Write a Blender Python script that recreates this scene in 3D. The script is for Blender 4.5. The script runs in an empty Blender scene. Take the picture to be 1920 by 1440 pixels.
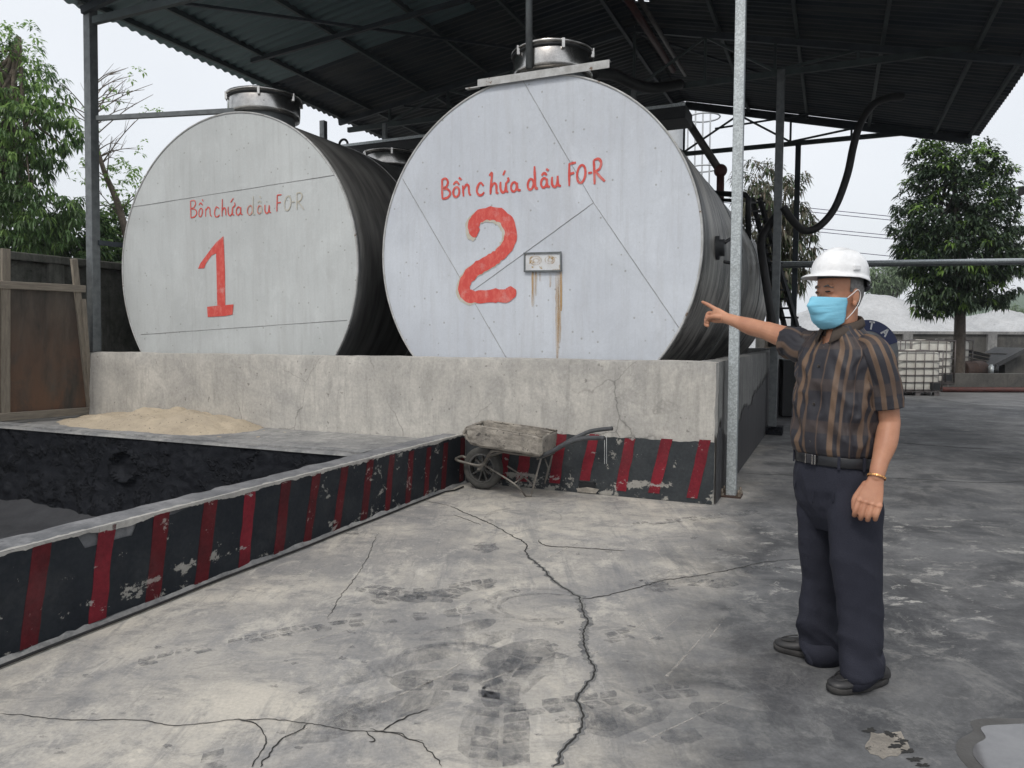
import bpy, bmesh, math, random
import numpy as np
from mathutils import Vector, Matrix, noise
R = math.radians
scene = bpy.context.scene
col = scene.collection

# ---------------------------------------------------------------- camera
CAM_H, FPX, PITCH, ROLL = 1.42, 1381.9, 0.0622, -0.0035
cam_d = bpy.data.cameras.new('camera')
cam_d.sensor_width = 36.0
cam_d.lens = 36.0 * FPX / 1920.0
cam_d.clip_start = 0.05
cam_d.clip_end = 2000
cam = bpy.data.objects.new('camera', cam_d)
col.objects.link(cam)
_rt, _fw = Vector((1, 0, 0)), Vector((0, math.cos(PITCH), -math.sin(PITCH)))
_up = Vector((0, math.sin(PITCH), math.cos(PITCH)))
_r2 = _rt * math.cos(ROLL) - _up * math.sin(ROLL)
_u2 = _up * math.cos(ROLL) + _rt * math.sin(ROLL)
cam.matrix_world = Matrix(((_r2.x, _u2.x, -_fw.x, 0), (_r2.y, _u2.y, -_fw.y, 0), (_r2.z, _u2.z, -_fw.z, CAM_H), (0, 0, 0, 1)))
scene.camera = cam
scene.render.resolution_x = 1024
scene.render.resolution_y = 768

# ---------------------------------------------------------------- world (overcast) and sun
SUN_EL, SUN_AZ = R(52), R(205)      # azimuth clockwise from +Y: behind the camera, a little to its left
world = bpy.data.worlds.new('World')
scene.world = world
world.use_nodes = True
wn, wl = world.node_tree.nodes, world.node_tree.links
wn.clear()
w_out = wn.new('ShaderNodeOutputWorld'); w_bg = wn.new('ShaderNodeBackground')
w_sky = wn.new('ShaderNodeTexSky'); w_sky.sky_type = 'NISHITA'; w_sky.sun_disc = False
w_sky.sun_elevation = SUN_EL; w_sky.sun_rotation = SUN_AZ
w_sky.dust_density = 6.0; w_sky.air_density = 1.0
w_mix = wn.new('ShaderNodeMixRGB'); w_mix.inputs[0].default_value = 0.82
w_co = wn.new('ShaderNodeTexCoord'); w_no = wn.new('ShaderNodeTexNoise')
w_no.inputs['Scale'].default_value = 1.6; w_no.inputs['Detail'].default_value = 4
w_rp = wn.new('ShaderNodeValToRGB')
w_rp.color_ramp.elements[0].position = 0.3; w_rp.color_ramp.elements[0].color = (0.70, 0.73, 0.77, 1)
w_rp.color_ramp.elements[1].position = 0.7; w_rp.color_ramp.elements[1].color = (0.84, 0.86, 0.885, 1)
w_mul = wn.new('ShaderNodeMixRGB'); w_mul.blend_type = 'MULTIPLY'; w_mul.inputs[0].default_value = 1.0
w_mul.inputs[2].default_value = (9.2, 9.2, 9.2, 1)
wl.new(w_co.outputs['Generated'], w_no.inputs['Vector']); wl.new(w_no.outputs['Fac'], w_rp.inputs[0])
wl.new(w_rp.outputs[0], w_mul.inputs[1])
wl.new(w_sky.outputs[0], w_mix.inputs[1]); wl.new(w_mul.outputs[0], w_mix.inputs[2])
wl.new(w_mix.outputs[0], w_bg.inputs[0]); w_bg.inputs[1].default_value = 0.1
wl.new(w_bg.outputs[0], w_out.inputs[0])
sun_d = bpy.data.lights.new('sun', 'SUN'); sun_d.energy = 1.15; sun_d.angle = R(14); sun_d.color = (1.0, 0.96, 0.9)
sun = bpy.data.objects.new('sun', sun_d); col.objects.link(sun)
_sd = Vector((math.sin(SUN_AZ) * math.cos(SUN_EL), math.cos(SUN_AZ) * math.cos(SUN_EL), math.sin(SUN_EL)))
sun.rotation_euler = _sd.to_track_quat('Z', 'Y').to_euler()
scene.view_settings.view_transform = 'Standard'
scene.view_settings.look = 'None'
scene.view_settings.exposure = 0.5
scene.view_settings.gamma = 1.0
scene.view_settings.use_curve_mapping = False

# ---------------------------------------------------------------- frames: the yard's own axes
TH, P0X, P0Y = 0.4106, 1.7379, 6.2369
CT, ST = math.cos(TH), math.sin(TH)
AX, BX = Vector((-CT, ST, 0)), Vector((ST, CT, 0))      # s runs left along the front wall, t runs back
def W(s, t, z=0.0):
    return Vector((P0X - CT * s + ST * t, P0Y + ST * s + CT * t, z))
def ray(px, py):
    a, b = (px - 960) / FPX, (720 - py) / FPX
    return _r2 * a + _u2 * b + _fw
def at(px, py, D):                  # point at ground distance D (world y) seen in that direction
    d = ray(px, py); k = D / d.y
    return Vector((d.x * k, D, CAM_H + d.z * k))
def on_ground(px, py, z=0.0):
    d = ray(px, py); k = (z - CAM_H) / d.z
    return Vector((d.x * k, d.y * k, z))
def on_t(px, py, t):                # (s, z) on a wall-parallel plane
    d = ray(px, py); o = Vector((0, 0, CAM_H)); q = W(0, t)
    k = (q - o).dot(BX) / d.dot(BX); p = o + d * k
    return (p - W(0, 0)).dot(AX), p.z
def on_s(px, py, s):                # (t, z) on a plane running back
    d = ray(px, py); o = Vector((0, 0, CAM_H)); q = W(s, 0)
    k = (q - o).dot(AX) / d.dot(AX); p = o + d * k
    return (p - W(0, 0)).dot(BX), p.z

# ---------------------------------------------------------------- mesh collector
class MB:
    def __init__(self): self.v = []; self.f = []; self.m = []; self.sm = []
    def add(self, vs, fs, mi=0, smooth=False):
        b = len(self.v); self.v += [tuple(x) for x in vs]
        for f in fs: self.f.append(tuple(b + i for i in f)); self.m.append(mi); self.sm.append(smooth)
        return self
    def box(self, c, sx, sy, sz, X=Vector((1, 0, 0)), Y=Vector((0, 1, 0)), Z=Vector((0, 0, 1)), mi=0):
        c = Vector(c); vs = []
        for k in (-1, 1):
            for j in (-1, 1):
                for i in (-1, 1): vs.append(c + X * (i * sx / 2) + Y * (j * sy / 2) + Z * (k * sz / 2))
        return self.add(vs, [(0, 2, 3, 1), (4, 5, 7, 6), (0, 1, 5, 4), (2, 6, 7, 3), (0, 4, 6, 2), (1, 3, 7, 5)], mi)
    def beam(self, p, q, w, h, up=Vector((0, 0, 1)), mi=0):
        p, q = Vector(p), Vector(q); d = (q - p).normalized(); sd = d.cross(up)
        if sd.length < 1e-4: sd = d.cross(Vector((0, 1, 0)))
        sd.normalize(); u = sd.cross(d)
        return self.box((p + q) / 2, (q - p).length, w, h, d, sd, u, mi)
    def tube(self, pts, r, n=10, mi=0, caps=True):
        pts = [Vector(p) for p in pts]; rs = r if isinstance(r, (list, tuple)) else [r] * len(pts)
        vs = []; u = None
        for i, p in enumerate(pts):
            d = (pts[min(i + 1, len(pts) - 1)] - pts[max(i - 1, 0)]).normalized()
            if u is None:
                u = d.cross(Vector((0, 0, 1)))
                if u.length < .1: u = d.cross(Vector((0, 1, 0)))
            u = (u - d * u.dot(d)).normalized(); w = d.cross(u)
            for k in range(n):
                a = 2 * math.pi * k / n; vs.append(p + (u * math.cos(a) + w * math.sin(a)) * rs[i])
        fs = []
        for i in range(len(pts) - 1):
            for k in range(n): fs.append((i * n + k, i * n + (k + 1) % n, (i + 1) * n + (k + 1) % n, (i + 1) * n + k))
        if caps: fs.append(tuple(range(n - 1, -1, -1))); fs.append(tuple((len(pts) - 1) * n + k for k in range(n)))
        return self.add(vs, fs, mi, True)
    def lathe(self, o, ax, prof, n=32, mi=0, smooth=True):   # prof: (distance along axis, radius)
        ax = Vector(ax).normalized(); u = ax.cross(Vector((0, 0, 1)))
        if u.length < .1: u = ax.cross(Vector((0, 1, 0)))
        u.normalize(); w = ax.cross(u); vs = []; fs = []
        for (h, r) in prof:
            for k in range(n):
                a = 2 * math.pi * k / n; vs.append(Vector(o) + ax * h + (u * math.cos(a) + w * math.sin(a)) * max(r, 1e-4))
        for i in range(len(prof) - 1):
            for k in range(n): fs.append((i * n + k, i * n + (k + 1) % n, (i + 1) * n + (k + 1) % n, (i + 1) * n + k))
        return self.add(vs, fs, mi, smooth)
    def ell(self, c, rx, ry, rz, X=Vector((1, 0, 0)), Y=Vector((0, 1, 0)), Z=Vector((0, 0, 1)), n=16, m=12, mi=0):
        vs = []; fs = []
        for j in range(m + 1):
            th = math.pi * j / m
            for i in range(n):
                a = 2 * math.pi * i / n; st = max(math.sin(th), 1e-3)
                vs.append(Vector(c) + X * (rx * st * math.cos(a)) + Y * (ry * st * math.sin(a)) + Z * (rz * math.cos(th)))
        for j in range(m):
            for i in range(n): fs.append((j * n + i, (j + 1) * n + i, (j + 1) * n + (i + 1) % n, j * n + (i + 1) % n))
        fs.append(tuple(range(n))); fs.append(tuple(m * n + n - 1 - k for k in range(n)))
        return self.add(vs, fs, mi, True)
    def rings(self, rings, mi=0, caps=True, smooth=True):
        n = len(rings[0]); vs = [p for r in rings for p in r]; fs = []
        for i in range(len(rings) - 1):
            for k in range(n): fs.append((i * n + k, i * n + (k + 1) % n, (i + 1) * n + (k + 1) % n, (i + 1) * n + k))
        if caps: fs.append(tuple(range(n - 1, -1, -1))); fs.append(tuple((len(rings) - 1) * n + k for k in range(n)))
        return self.add(vs, fs, mi, smooth)
    def slab(self, poly, nrm, th, mi=0):                   # flat polygon with thickness along nrm
        n = len(poly); nrm = Vector(nrm); vs = [Vector(p) for p in poly] + [Vector(p) + nrm * th for p in poly]
        fs = [tuple(range(n - 1, -1, -1)), tuple(range(n, 2 * n))]
        for i in range(n): fs.append((i, (i + 1) % n, n + (i + 1) % n, n + i))
        return self.add(vs, fs, mi)
    def strip(self, A, B, nrm, th, mi=0):                   # band between two polylines, with thickness
        nrm = Vector(nrm); n = len(A)
        vs = [Vector(p) for p in A] + [Vector(p) for p in B] + [Vector(p) + nrm * th for p in A] + [Vector(p) + nrm * th for p in B]
        fs = []
        for i in range(n - 1):
            fs.append((2 * n + i, 2 * n + i + 1, 3 * n + i + 1, 3 * n + i))
            fs.append((i, i + 1, 2 * n + i + 1, 2 * n + i)); fs.append((n + i + 1, n + i, 3 * n + i, 3 * n + i + 1))
        fs.append((0, 2 * n, 3 * n, n)); fs.append((n - 1, 2 * n - 1, 4 * n - 1, 3 * n - 1))
        return self.add(vs, fs, mi)
    def build(self, name, mats, parent=None, bevel=0, fix=True, kind=None):
        me = bpy.data.meshes.new(name); me.from_pydata(self.v, [], self.f)
        for m in (mats if isinstance(mats, (list, tuple)) else [mats]): me.materials.append(m)
        me.polygons.foreach_set('material_index', self.m); me.polygons.foreach_set('use_smooth', self.sm)
        if fix:
            bm = bmesh.new(); bm.from_mesh(me); bmesh.ops.recalc_face_normals(bm, faces=bm.faces); bm.to_mesh(me); bm.free()
        me.update()
        o = bpy.data.objects.new(name, me); col.objects.link(o)
        if parent is not None:
            o.parent = parent; o.matrix_parent_inverse = PM(parent).inverted()
        if bevel:
            b = o.modifiers.new('bevel', 'BEVEL'); b.width = bevel; b.segments = 2; b.limit_method = 'ANGLE'
        if kind: o['kind'] = kind
        return o
def PM(o):
    m = Matrix.Translation(o.location) @ o.rotation_euler.to_matrix().to_4x4()
    return (PM(o.parent) @ o.matrix_parent_inverse @ m) if o.parent else m
def tag(o, label=None, cat=None, group=None, kind=None):
    if label: o['label'] = label
    if cat: o['category'] = cat
    if group: o['group'] = group
    if kind: o['kind'] = kind
    return o
def thing(name, loc, label, cat, group=None):
    o = bpy.data.objects.new(name, None); col.objects.link(o); o.location = loc; o.empty_display_size = .2
    return tag(o, label, cat, group)
def copy_tree(o, parent=None):
    c = o.copy(); col.objects.link(c); c.parent = parent
    for ch in [x for x in bpy.data.objects if x.parent == o]: copy_tree(ch, c)
    return c
def nz(x, y=0, z=0, sc=1.0): return noise.noise(Vector((x * sc, y * sc, z * sc)))
def catmull(pts, k=6, closed=False):
    P = [Vector(p) for p in pts]; n = len(P); out = []
    rng = range(n) if closed else range(n - 1)
    for i in rng:
        if closed: a, b, c, d = P[(i - 1) % n], P[i], P[(i + 1) % n], P[(i + 2) % n]
        else: a, b, c, d = P[max(i - 1, 0)], P[i], P[i + 1], P[min(i + 2, n - 1)]
        for j in range(k):
            t = j / k
            out.append(.5 * ((2 * b) + (c - a) * t + (2 * a - 5 * b + 4 * c - d) * t * t + (3 * b - a - 3 * c + d) * t ** 3))
    out.append(P[0] if closed else P[-1])
    return out

# ---------------------------------------------------------------- materials
class NT:
    def __init__(self, name):
        self.m = bpy.data.materials.new(name); self.m.use_nodes = True
        self.t = self.m.node_tree; self.n = self.t.nodes; self.n.clear()
        self.out = self.n.new('ShaderNodeOutputMaterial'); self.p = self.n.new('ShaderNodeBsdfPrincipled')
        self.t.links.new(self.p.outputs[0], self.out.inputs[0]); self._tc = None
    def link(self, a, b): self.t.links.new(a, b)
    def tc(self, k='Object'):
        if not self._tc: self._tc = self.n.new('ShaderNodeTexCoord')
        return self._tc.outputs[k]
    def mapping(self, scale=(1, 1, 1), rot=(0, 0, 0), loc=(0, 0, 0), src=None):
        m = self.n.new('ShaderNodeMapping'); m.inputs['Scale'].default_value = scale
        m.inputs['Rotation'].default_value = rot; m.inputs['Location'].default_value = loc
        self.link(src or self.tc(), m.inputs[0]); return m.outputs[0]
    def noise(self, sc, det=4, rough=.55, dist=0, vec=None):
        m = self.n.new('ShaderNodeTexNoise'); m.inputs['Scale'].default_value = sc; m.inputs['Detail'].default_value = det
        m.inputs['Roughness'].default_value = rough; m.inputs['Distortion'].default_value = dist
        self.link(vec or self.tc(), m.inputs['Vector']); return m.outputs['Fac']
    def voro(self, sc, feat='F1', vec=None, out='Distance'):
        m = self.n.new('ShaderNodeTexVoronoi'); m.inputs['Scale'].default_value = sc; m.feature = feat
        self.link(vec or self.tc(), m.inputs['Vector']); return m.outputs[out]
    def ramp(self, fac, a, b, ca=(0, 0, 0, 1), cb=(1, 1, 1, 1)):
        m = self.n.new('ShaderNodeValToRGB'); e = m.color_ramp.elements
        e[0].position = a; e[0].color = ca if len(ca) == 4 else (*ca, 1); e[1].position = b; e[1].color = cb if len(cb) == 4 else (*cb, 1)
        self.link(fac, m.inputs[0]); return m.outputs[0]
    def mix(self, fac, a, b, mode='MIX'):
        m = self.n.new('ShaderNodeMixRGB'); m.blend_type = mode
        for i, x in ((0, fac), (1, a), (2, b)):
            if isinstance(x, (int, float)): m.inputs[i].default_value = x if i == 0 else (x, x, x, 1)
            elif isinstance(x, (tuple, list)): m.inputs[i].default_value = (*x[:3], 1)
            else: self.link(x, m.inputs[i])
        return m.outputs[0]
    def math(self, op, a, b=0.0, c=None):
        m = self.n.new('ShaderNodeMath'); m.operation = op
        for i, x in enumerate((a, b) if c is None else (a, b, c)):
            if isinstance(x, (int, float)): m.inputs[i].default_value = x
            else: self.link(x, m.inputs[i])
        return m.outputs[0]
    def xyz(self, src=None):
        m = self.n.new('ShaderNodeSeparateXYZ'); self.link(src or self.tc(), m.inputs[0]); return m.outputs
    def bump(self, h, s=.3, d=.01):
        m = self.n.new('ShaderNodeBump'); m.inputs['Strength'].default_value = s; m.inputs['Distance'].default_value = d
        self.link(h, m.inputs['Height']); self.link(m.outputs[0], self.p.inputs['Normal'])
    def set(self, color=None, rough=.7, metal=0.0, spec=.5):
        if color is not None:
            if isinstance(color, (tuple, list)): self.p.inputs['Base Color'].default_value = (*color[:3], 1)
            else: self.link(color, self.p.inputs['Base Color'])
        if isinstance(rough, (int, float)): self.p.inputs['Roughness'].default_value = rough
        else: self.link(rough, self.p.inputs['Roughness'])
        self.p.inputs['Metallic'].default_value = metal
        self.p.inputs['Specular IOR Level'].default_value = spec
        return self.m
YR = (0, 0, TH)       # rotate textures so that they follow the yard's axes

def worn(name, c1, c2, sc=3, rough=.7, metal=0, bump=.3, bd=.004, c3=None, t3=.62, sc3=12, streak=0, spec=.4, det=6):
    n = NT(name)
    f = n.ramp(n.noise(sc, det, .62), .35, .66)
    c = n.mix(f, c1, c2)
    if streak:
        v = n.mapping((9, 9, .6)); g = n.ramp(n.noise(3, 4, .6, vec=v), .45, .7); c = n.mix(n.math('MULTIPLY', g, streak), c, tuple(x * .45 for x in c1))
    if c3 is not None:
        h = n.ramp(n.noise(sc3, 6, .65), t3, t3 + .04); c = n.mix(h, c, c3)
    g = n.noise(sc * 14, 5, .65); c = n.mix(.35, c, n.mix(1, c, n.ramp(g, .2, .8, (.55, .55, .55), (1.35, 1.35, 1.35)), 'MULTIPLY'))
    n.bump(n.mix(.5, g, f), bump, bd)
    return n.set(c, rough, metal, spec)

def concrete(name, a, b, dirt, moss=None, crack=True, z0=None):
    n = NT(name)
    base = n.mix(n.ramp(n.noise(1.3, 12, .76, .5), .38, .60), a, b)
    base = n.mix(n.math('MULTIPLY', n.ramp(n.noise(3.2, 10, .75, .6, n.mapping((1, 1, .8))), .50, .60), .45), base, tuple(min(1, x * 1.22) for x in a))
    big = n.ramp(n.noise(.55, 6, .6), .45, .7); base = n.mix(n.math('MULTIPLY', big, .55), base, dirt)
    st = n.ramp(n.noise(2.2, 8, .7, vec=n.mapping((5, 5, .7))), .50, .66); base = n.mix(n.math('MULTIPLY', st, .5), base, dirt)
    fine = n.noise(38, 6, .7); base = n.mix(1, base, n.ramp(fine, .25, .75, (.8, .8, .8), (1.14, 1.14, 1.14)), 'MULTIPLY')
    pits = n.ramp(n.noise(16, 3, .5), .27, .31, (.45, .45, .45), (1, 1, 1)); base = n.mix(.75, base, n.mix(1, base, pits, 'MULTIPLY'))
    if crack:
        nn = n.n.new('ShaderNodeTexNoise'); nn.inputs['Scale'].default_value = 2.5; nn.inputs['Detail'].default_value = 6; n.link(n.tc(), nn.inputs['Vector'])
        wv = n.mix(.25, n.tc(), nn.outputs['Color'])
        e = n.ramp(n.voro(1.1, 'DISTANCE_TO_EDGE', wv), .0, .006, (.35, .35, .35), (1, 1, 1))
        msk = n.ramp(n.noise(.8, 3), .46, .6)
        base = n.mix(n.math('MULTIPLY', msk, .7), base, n.mix(1, base, e, 'MULTIPLY'))
    n.bump(n.mix(.5, fine, n.noise(7, 6, .7)), .35, .008)
    return n.set(base, .88, 0, .25)

M = {}
M['wall'] = concrete('bund_concrete', (.50, .48, .44), (.36, .35, .33), (.25, .245, .23))
M['walltop'] = concrete('wall_top_concrete', (.34, .335, .32), (.17, .175, .18), (.10, .10, .105), crack=False)
M['lowtop'] = concrete('low_wall_top', (.27, .27, .275), (.135, .14, .148), (.075, .078, .085), crack=False)
M['bwall'] = concrete('boundary_concrete', (.13, .13, .115), (.05, .052, .045), (.03, .032, .025))
M['farwall'] = concrete('far_wall_concrete', (.12, .115, .105), (.07, .07, .067), (.04, .04, .04), crack=False)
M['sidewall'] = concrete('side_wall_concrete', (.24, .24, .23), (.16, .16, .158), (.08, .08, .08))

def paintlayer(name, c1, c2, chip, t=.64, sc=7, rough=.6):
    n = NT(name)
    c = n.mix(n.ramp(n.noise(4, 6, .6), .35, .65), c1, c2)
    big = n.noise(1.1, 3, .5); fl = n.noise(sc, 8, .72, .3, n.mapping((1, 1, 1.25)))
    k = n.math('ADD', fl, n.math('MULTIPLY', n.math('SUBTRACT', big, .5), .35))
    xz = n.xyz(); low = n.ramp(xz[2], .0, .14, (.09, .09, .09), (0, 0, 0))
    k = n.math('ADD', k, low)
    band_ = n.math('MULTIPLY', n.ramp(n.math('ABSOLUTE', n.math('SUBTRACT', xz[2], .13)), .0, .05, (1, 1, 1), (0, 0, 0)), n.math('MULTIPLY', n.ramp(n.noise(.9, 2), .42, .6), .14)); k = n.math('ADD', k, band_)
    h = n.ramp(k, t, t + .025)
    c = n.mix(h, c, n.mix(n.noise(20, 3), chip, tuple(x * .5 for x in chip)))
    dust = n.ramp(n.noise(2.4, 7, .7), .5, .8); c = n.mix(n.math('MULTIPLY', dust, .18), c, (.12, .12, .115))
    g = n.noise(40, 5, .7); c = n.mix(1, c, n.ramp(g, .2, .8, (.7, .7, .7), (1.3, 1.3, 1.3)), 'MULTIPLY')
    n.bump(n.mix(.5, n.ramp(k, t, t + .03, (1, 1, 1), (0, 0, 0)), g), .5, .006)
    return n.set(c, rough, 0, .15)
M['blackpaint'] = paintlayer('black_wall_paint', (.013, .016, .021), (.022, .026, .031), (.36, .35, .32))
M['redpaint'] = paintlayer('red_stripe_paint', (.105, .011, .015), (.06, .010, .013), (.36, .30, .28), t=.635)
M['redbright'] = paintlayer('bright_red_stripe_paint', (.185, .016, .026), (.12, .013, .02), (.40, .34, .33), t=.625)
M['greypaint'] = paintlayer('grey_black_wall_paint', (.026, .030, .034), (.042, .047, .051), (.36, .35, .32), t=.63)

# tar crusted pit wall
n = NT('tar_crust'); hh = n.noise(9, 8, .7, .5); h2 = n.ramp(n.noise(3.2, 6, .65), .52, .6)
n.bump(n.mix(.6, hh, h2), 1.0, .05)
M['tar'] = n.set(n.mix(n.ramp(hh, .35, .7), (.008, .009, .012), (.020, .022, .027)), .6, 0, .1)
n = NT('ash'); hh = n.noise(6, 8, .7); n.bump(hh, .8, .03)
M['ash'] = n.set(n.mix(hh, (.03, .031, .035), (.07, .072, .077)), .95, 0, .1)

# yard concrete
n = NT('yard_ground'); X = n.xyz()
vs1 = n.mapping((1.0, .7, 1), (0, 0, R(38))); vs2 = n.mapping((.8, 1.15, 1), (0, 0, R(20)))
light = n.mix(n.ramp(n.noise(1.3, 12, .74, .5, vs1), .40, .60), (.49, .458, .40), (.27, .265, .258))
light = n.mix(n.math('MULTIPLY', n.ramp(n.noise(.7, 9, .68, .3, vs2), .46, .60), .7), light, (.20, .198, .198))
light = n.mix(n.math('MULTIPLY', n.ramp(n.noise(4.5, 12, .8, .8, vs2), .50, .60), .5), light, (.13, .135, .145))
light = n.mix(n.math('MULTIPLY', n.ramp(n.noise(3.5, 12, .8, .4, vs1), .53, .62), .6), light, (.54, .51, .45))
for ang_, sc_x, co_l, am_, lo_ in ((38, 10, (.15, .155, .165), .5, .55), (55, 16, (.62, .59, .53), .4, .58), (-25, 12, (.16, .165, .17), .4, .56), (5, 9, (.20, .20, .20), .35, .55), (48, 34, (.12, .12, .13), .35, .57)):
    vv1 = n.mapping((sc_x, sc_x * .11, 1), (0, 0, R(-90 + ang_)), (ang_, 0, 0))
    light = n.mix(n.math('MULTIPLY', n.math('MULTIPLY', n.ramp(n.noise(.6, 10, .75, .6, vv1), lo_, lo_ + .07), n.ramp(n.noise(.9, 3, .5, 0, n.mapping((1, 1, 1), (0, 0, 0), (ang_, 3, 1))), .42, .58)), am_), light, co_l)
dark = n.mix(n.ramp(n.noise(1.3, 12, .76, .4, vs2), .42, .60), (.060, .062, .066), (.145, .147, .15))
dark = n.mix(n.math('MULTIPLY', n.ramp(n.noise(4, 12, .8, .5, vs1), .50, .60), .6), dark, (.20, .20, .195))
dark = n.mix(n.math('MULTIPLY', n.ramp(n.noise(.8, 9, .7, .4, vs1), .52, .60), .7), dark, (.045, .046, .05))
fl = n.ramp(n.noise(5, 12, .78, .5, n.mapping((.8, 1.2, 1), (0, 0, R(12)))), .555, .59)
flm = n.ramp(n.noise(.75, 4, .6, 0, n.mapping((1, 1, 1), (0, 0, 0), (3.1, 1.7, 0))), .42, .56)
nd_ = n.math('ADD', n.math('POWER', n.math('SUBTRACT', X[0], 2.75), 2.0), n.math('POWER', n.math('SUBTRACT', X[1], 4.5), 2.0)); near_ = n.ramp(n.math('MULTIPLY', nd_, .25), .1, .75, (1, 1, 1), (0, 0, 0))
dark = n.mix(n.math('MULTIPLY', fl, n.math('MULTIPLY', n.math('ADD', n.math('MULTIPLY', near_, .75), .12), n.math('ADD', n.math('MULTIPLY', flm, .7), .3))), dark, (.44, .43, .40))
# the coal-dusted traffic lane: across = distance to the right of a line through the yard
ln = n.math('SUBTRACT', X[0], n.math('ADD', n.math('MULTIPLY', X[1], .37), -.55))
ln = n.math('ADD', ln, n.math('MULTIPLY', n.math('SUBTRACT', n.noise(.9, 7, .65, .6), .5), 1.7))
lm = n.ramp(n.math('ADD', n.math('MULTIPLY', ln, .55), .5), .36, .72)
c = n.mix(lm, light, dark)
spk = n.ramp(n.voro(5.5, 'F1', n.mapping((1, 1.4, 1))), .05, .085, (1, 1, 1), (0, 0, 0)); spm = n.ramp(n.noise(1.2, 2), .5, .6)
c = n.mix(n.math('MULTIPLY', n.math('MULTIPLY', spk, spm), .6), c, (.09, .09, .095))
sc_ = n.ramp(n.noise(3, 6, .8, 0, n.mapping((14, .35, 1), (0, 0, R(-42)))), .63, .67); c = n.mix(n.math('MULTIPLY', sc_, .35), c, (.13, .13, .14))
sc2 = n.ramp(n.noise(3, 6, .8, 0, n.mapping((14, .3, 1), (0, 0, R(-62)))), .64, .68); c = n.mix(n.math('MULTIPLY', sc2, .35), c, (.55, .52, .48))
fine = n.noise(60, 6, .75); c = n.mix(1, c, n.ramp(fine, .25, .75, (.78, .78, .78), (1.2, 1.2, 1.2)), 'MULTIPLY')
far = n.ramp(n.math('MULTIPLY', X[1], .02), .30, .5); c = n.mix(far, c, (.17, .17, .165))
n.bump(n.mix(.5, fine, n.noise(9, 8, .7)), .3, .006)
n.set(c, n.ramp(n.noise(1.1, 5, .6), .35, .7, (.55, .55, .55), (.85, .85, .85)), 0, .35); M['ground'] = n.m
n = NT('tyre_rubber_mark'); n.set((.13, .135, .145), .8); 
tr = n.n.new('ShaderNodeBsdfTransparent'); mx = n.n.new('ShaderNodeMixShader'); k = n.ramp(n.noise(14, 6, .75), .40, .62)
n.link(n.math('MULTIPLY', k, .27), mx.inputs[0]); n.link(tr.outputs[0], mx.inputs[1]); n.link(n.p.outputs[0], mx.inputs[2]); n.link(mx.outputs[0], n.out.inputs[0]); M['mark'] = n.m
n = NT('tyre_smear'); n.set((.12, .125, .135), .8)
tr = n.n.new('ShaderNodeBsdfTransparent'); mx = n.n.new('ShaderNodeMixShader'); k = n.ramp(n.noise(3.2, 12, .8, .5, n.mapping((1.5, .8, 1), (0, 0, R(40)))), .44, .66)
n.link(n.math('MULTIPLY', k, .55), mx.inputs[0]); n.link(tr.outputs[0], mx.inputs[1]); n.link(n.p.outputs[0], mx.inputs[2]); n.link(mx.outputs[0], n.out.inputs[0]); M['smear'] = n.m
n = NT('pale_scrape'); n.set((.55, .52, .47), .9)
tr = n.n.new('ShaderNodeBsdfTransparent'); mx = n.n.new('ShaderNodeMixShader'); k = n.ramp(n.noise(22, 6, .8), .45, .6)
n.link(n.math('MULTIPLY', k, .38), mx.inputs[0]); n.link(tr.outputs[0], mx.inputs[1]); n.link(n.p.outputs[0], mx.inputs[2]); n.link(mx.outputs[0], n.out.inputs[0]); M['scrape'] = n.m
M['crack'] = worn('crack_dark', (.018, .018, .018), (.035, .034, .032), 8, .95)  # near-black tone of the crack lines and patch chips
M['wetedge'] = worn('damp_margin', (.055, .052, .048), (.09, .088, .085), 6, .35)
M['crackedge'] = worn('crumbled_crack_edge', (.22, .22, .21), (.10, .10, .105), 20, .95)
n = NT('puddle'); n.bump(n.noise(4, 2), .02, .01); M['puddle'] = n.set(n.mix(n.ramp(n.noise(5, 8, .7), .4, .65), (.15, .15, .155), (.10, .10, .105)), .06, 0, 1.0)

# tanks
def tankpaint(name, a, b, tint):
    n = NT(name)
    c = n.mix(n.ramp(n.noise(.8, 6, .6, .3), .35, .68), a, b)
    v = n.mapping((3.2, 3.2, .28)); s1 = n.ramp(n.noise(2.2, 10, .72, vec=v), .48, .62)
    c = n.mix(n.math('MULTIPLY', s1, .3), c, tint)
    v2 = n.mapping((9, 9, .5)); s2 = n.ramp(n.noise(2.2, 9, .7, vec=v2), .52, .66); c = n.mix(n.math('MULTIPLY', s2, .2), c, tuple(x * .75 for x in tint))
    br = n.ramp(n.noise(2.5, 8, .75, .9, n.mapping((1.6, 1.6, .8))), .55, .72); c = n.mix(n.math('MULTIPLY', br, .35), c, tuple(min(1, x * 1.22) for x in a))
    sp = n.ramp(n.voro(4), .02, .04, (1, 1, 1), (0, 0, 0)); spm = n.ramp(n.noise(1.3, 2), .5, .56)
    c = n.mix(n.math('MULTIPLY', n.math('MULTIPLY', sp, spm), .75), c, (.20, .20, .19))
    sm_ = n.ramp(n.noise(1.2, 10, .78, .6), .52, .62); c = n.mix(n.math('MULTIPLY', sm_, .35), c, tuple(x * .80 for x in a))
    X = n.xyz()
    low = n.ramp(X[2], 1.2, 1.75, (1, 1, 1), (0, 0, 0)); sp2 = n.ramp(n.voro(9), .07, .11, (1, 1, 1), (0, 0, 0))
    c = n.mix(n.math('MULTIPLY', n.math('MULTIPLY', low, sp2), .6), c, (.22, .22, .2))
    g = n.noise(45, 4, .6); c = n.mix(1, c, n.ramp(g, .2, .8, (.94, .94, .94), (1.05, 1.05, 1.05)), 'MULTIPLY')
    n.bump(n.noise(1.1, 1.5, .4, .5), .35, .07)
    return n.set(c, .5, 0, .4)
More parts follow.
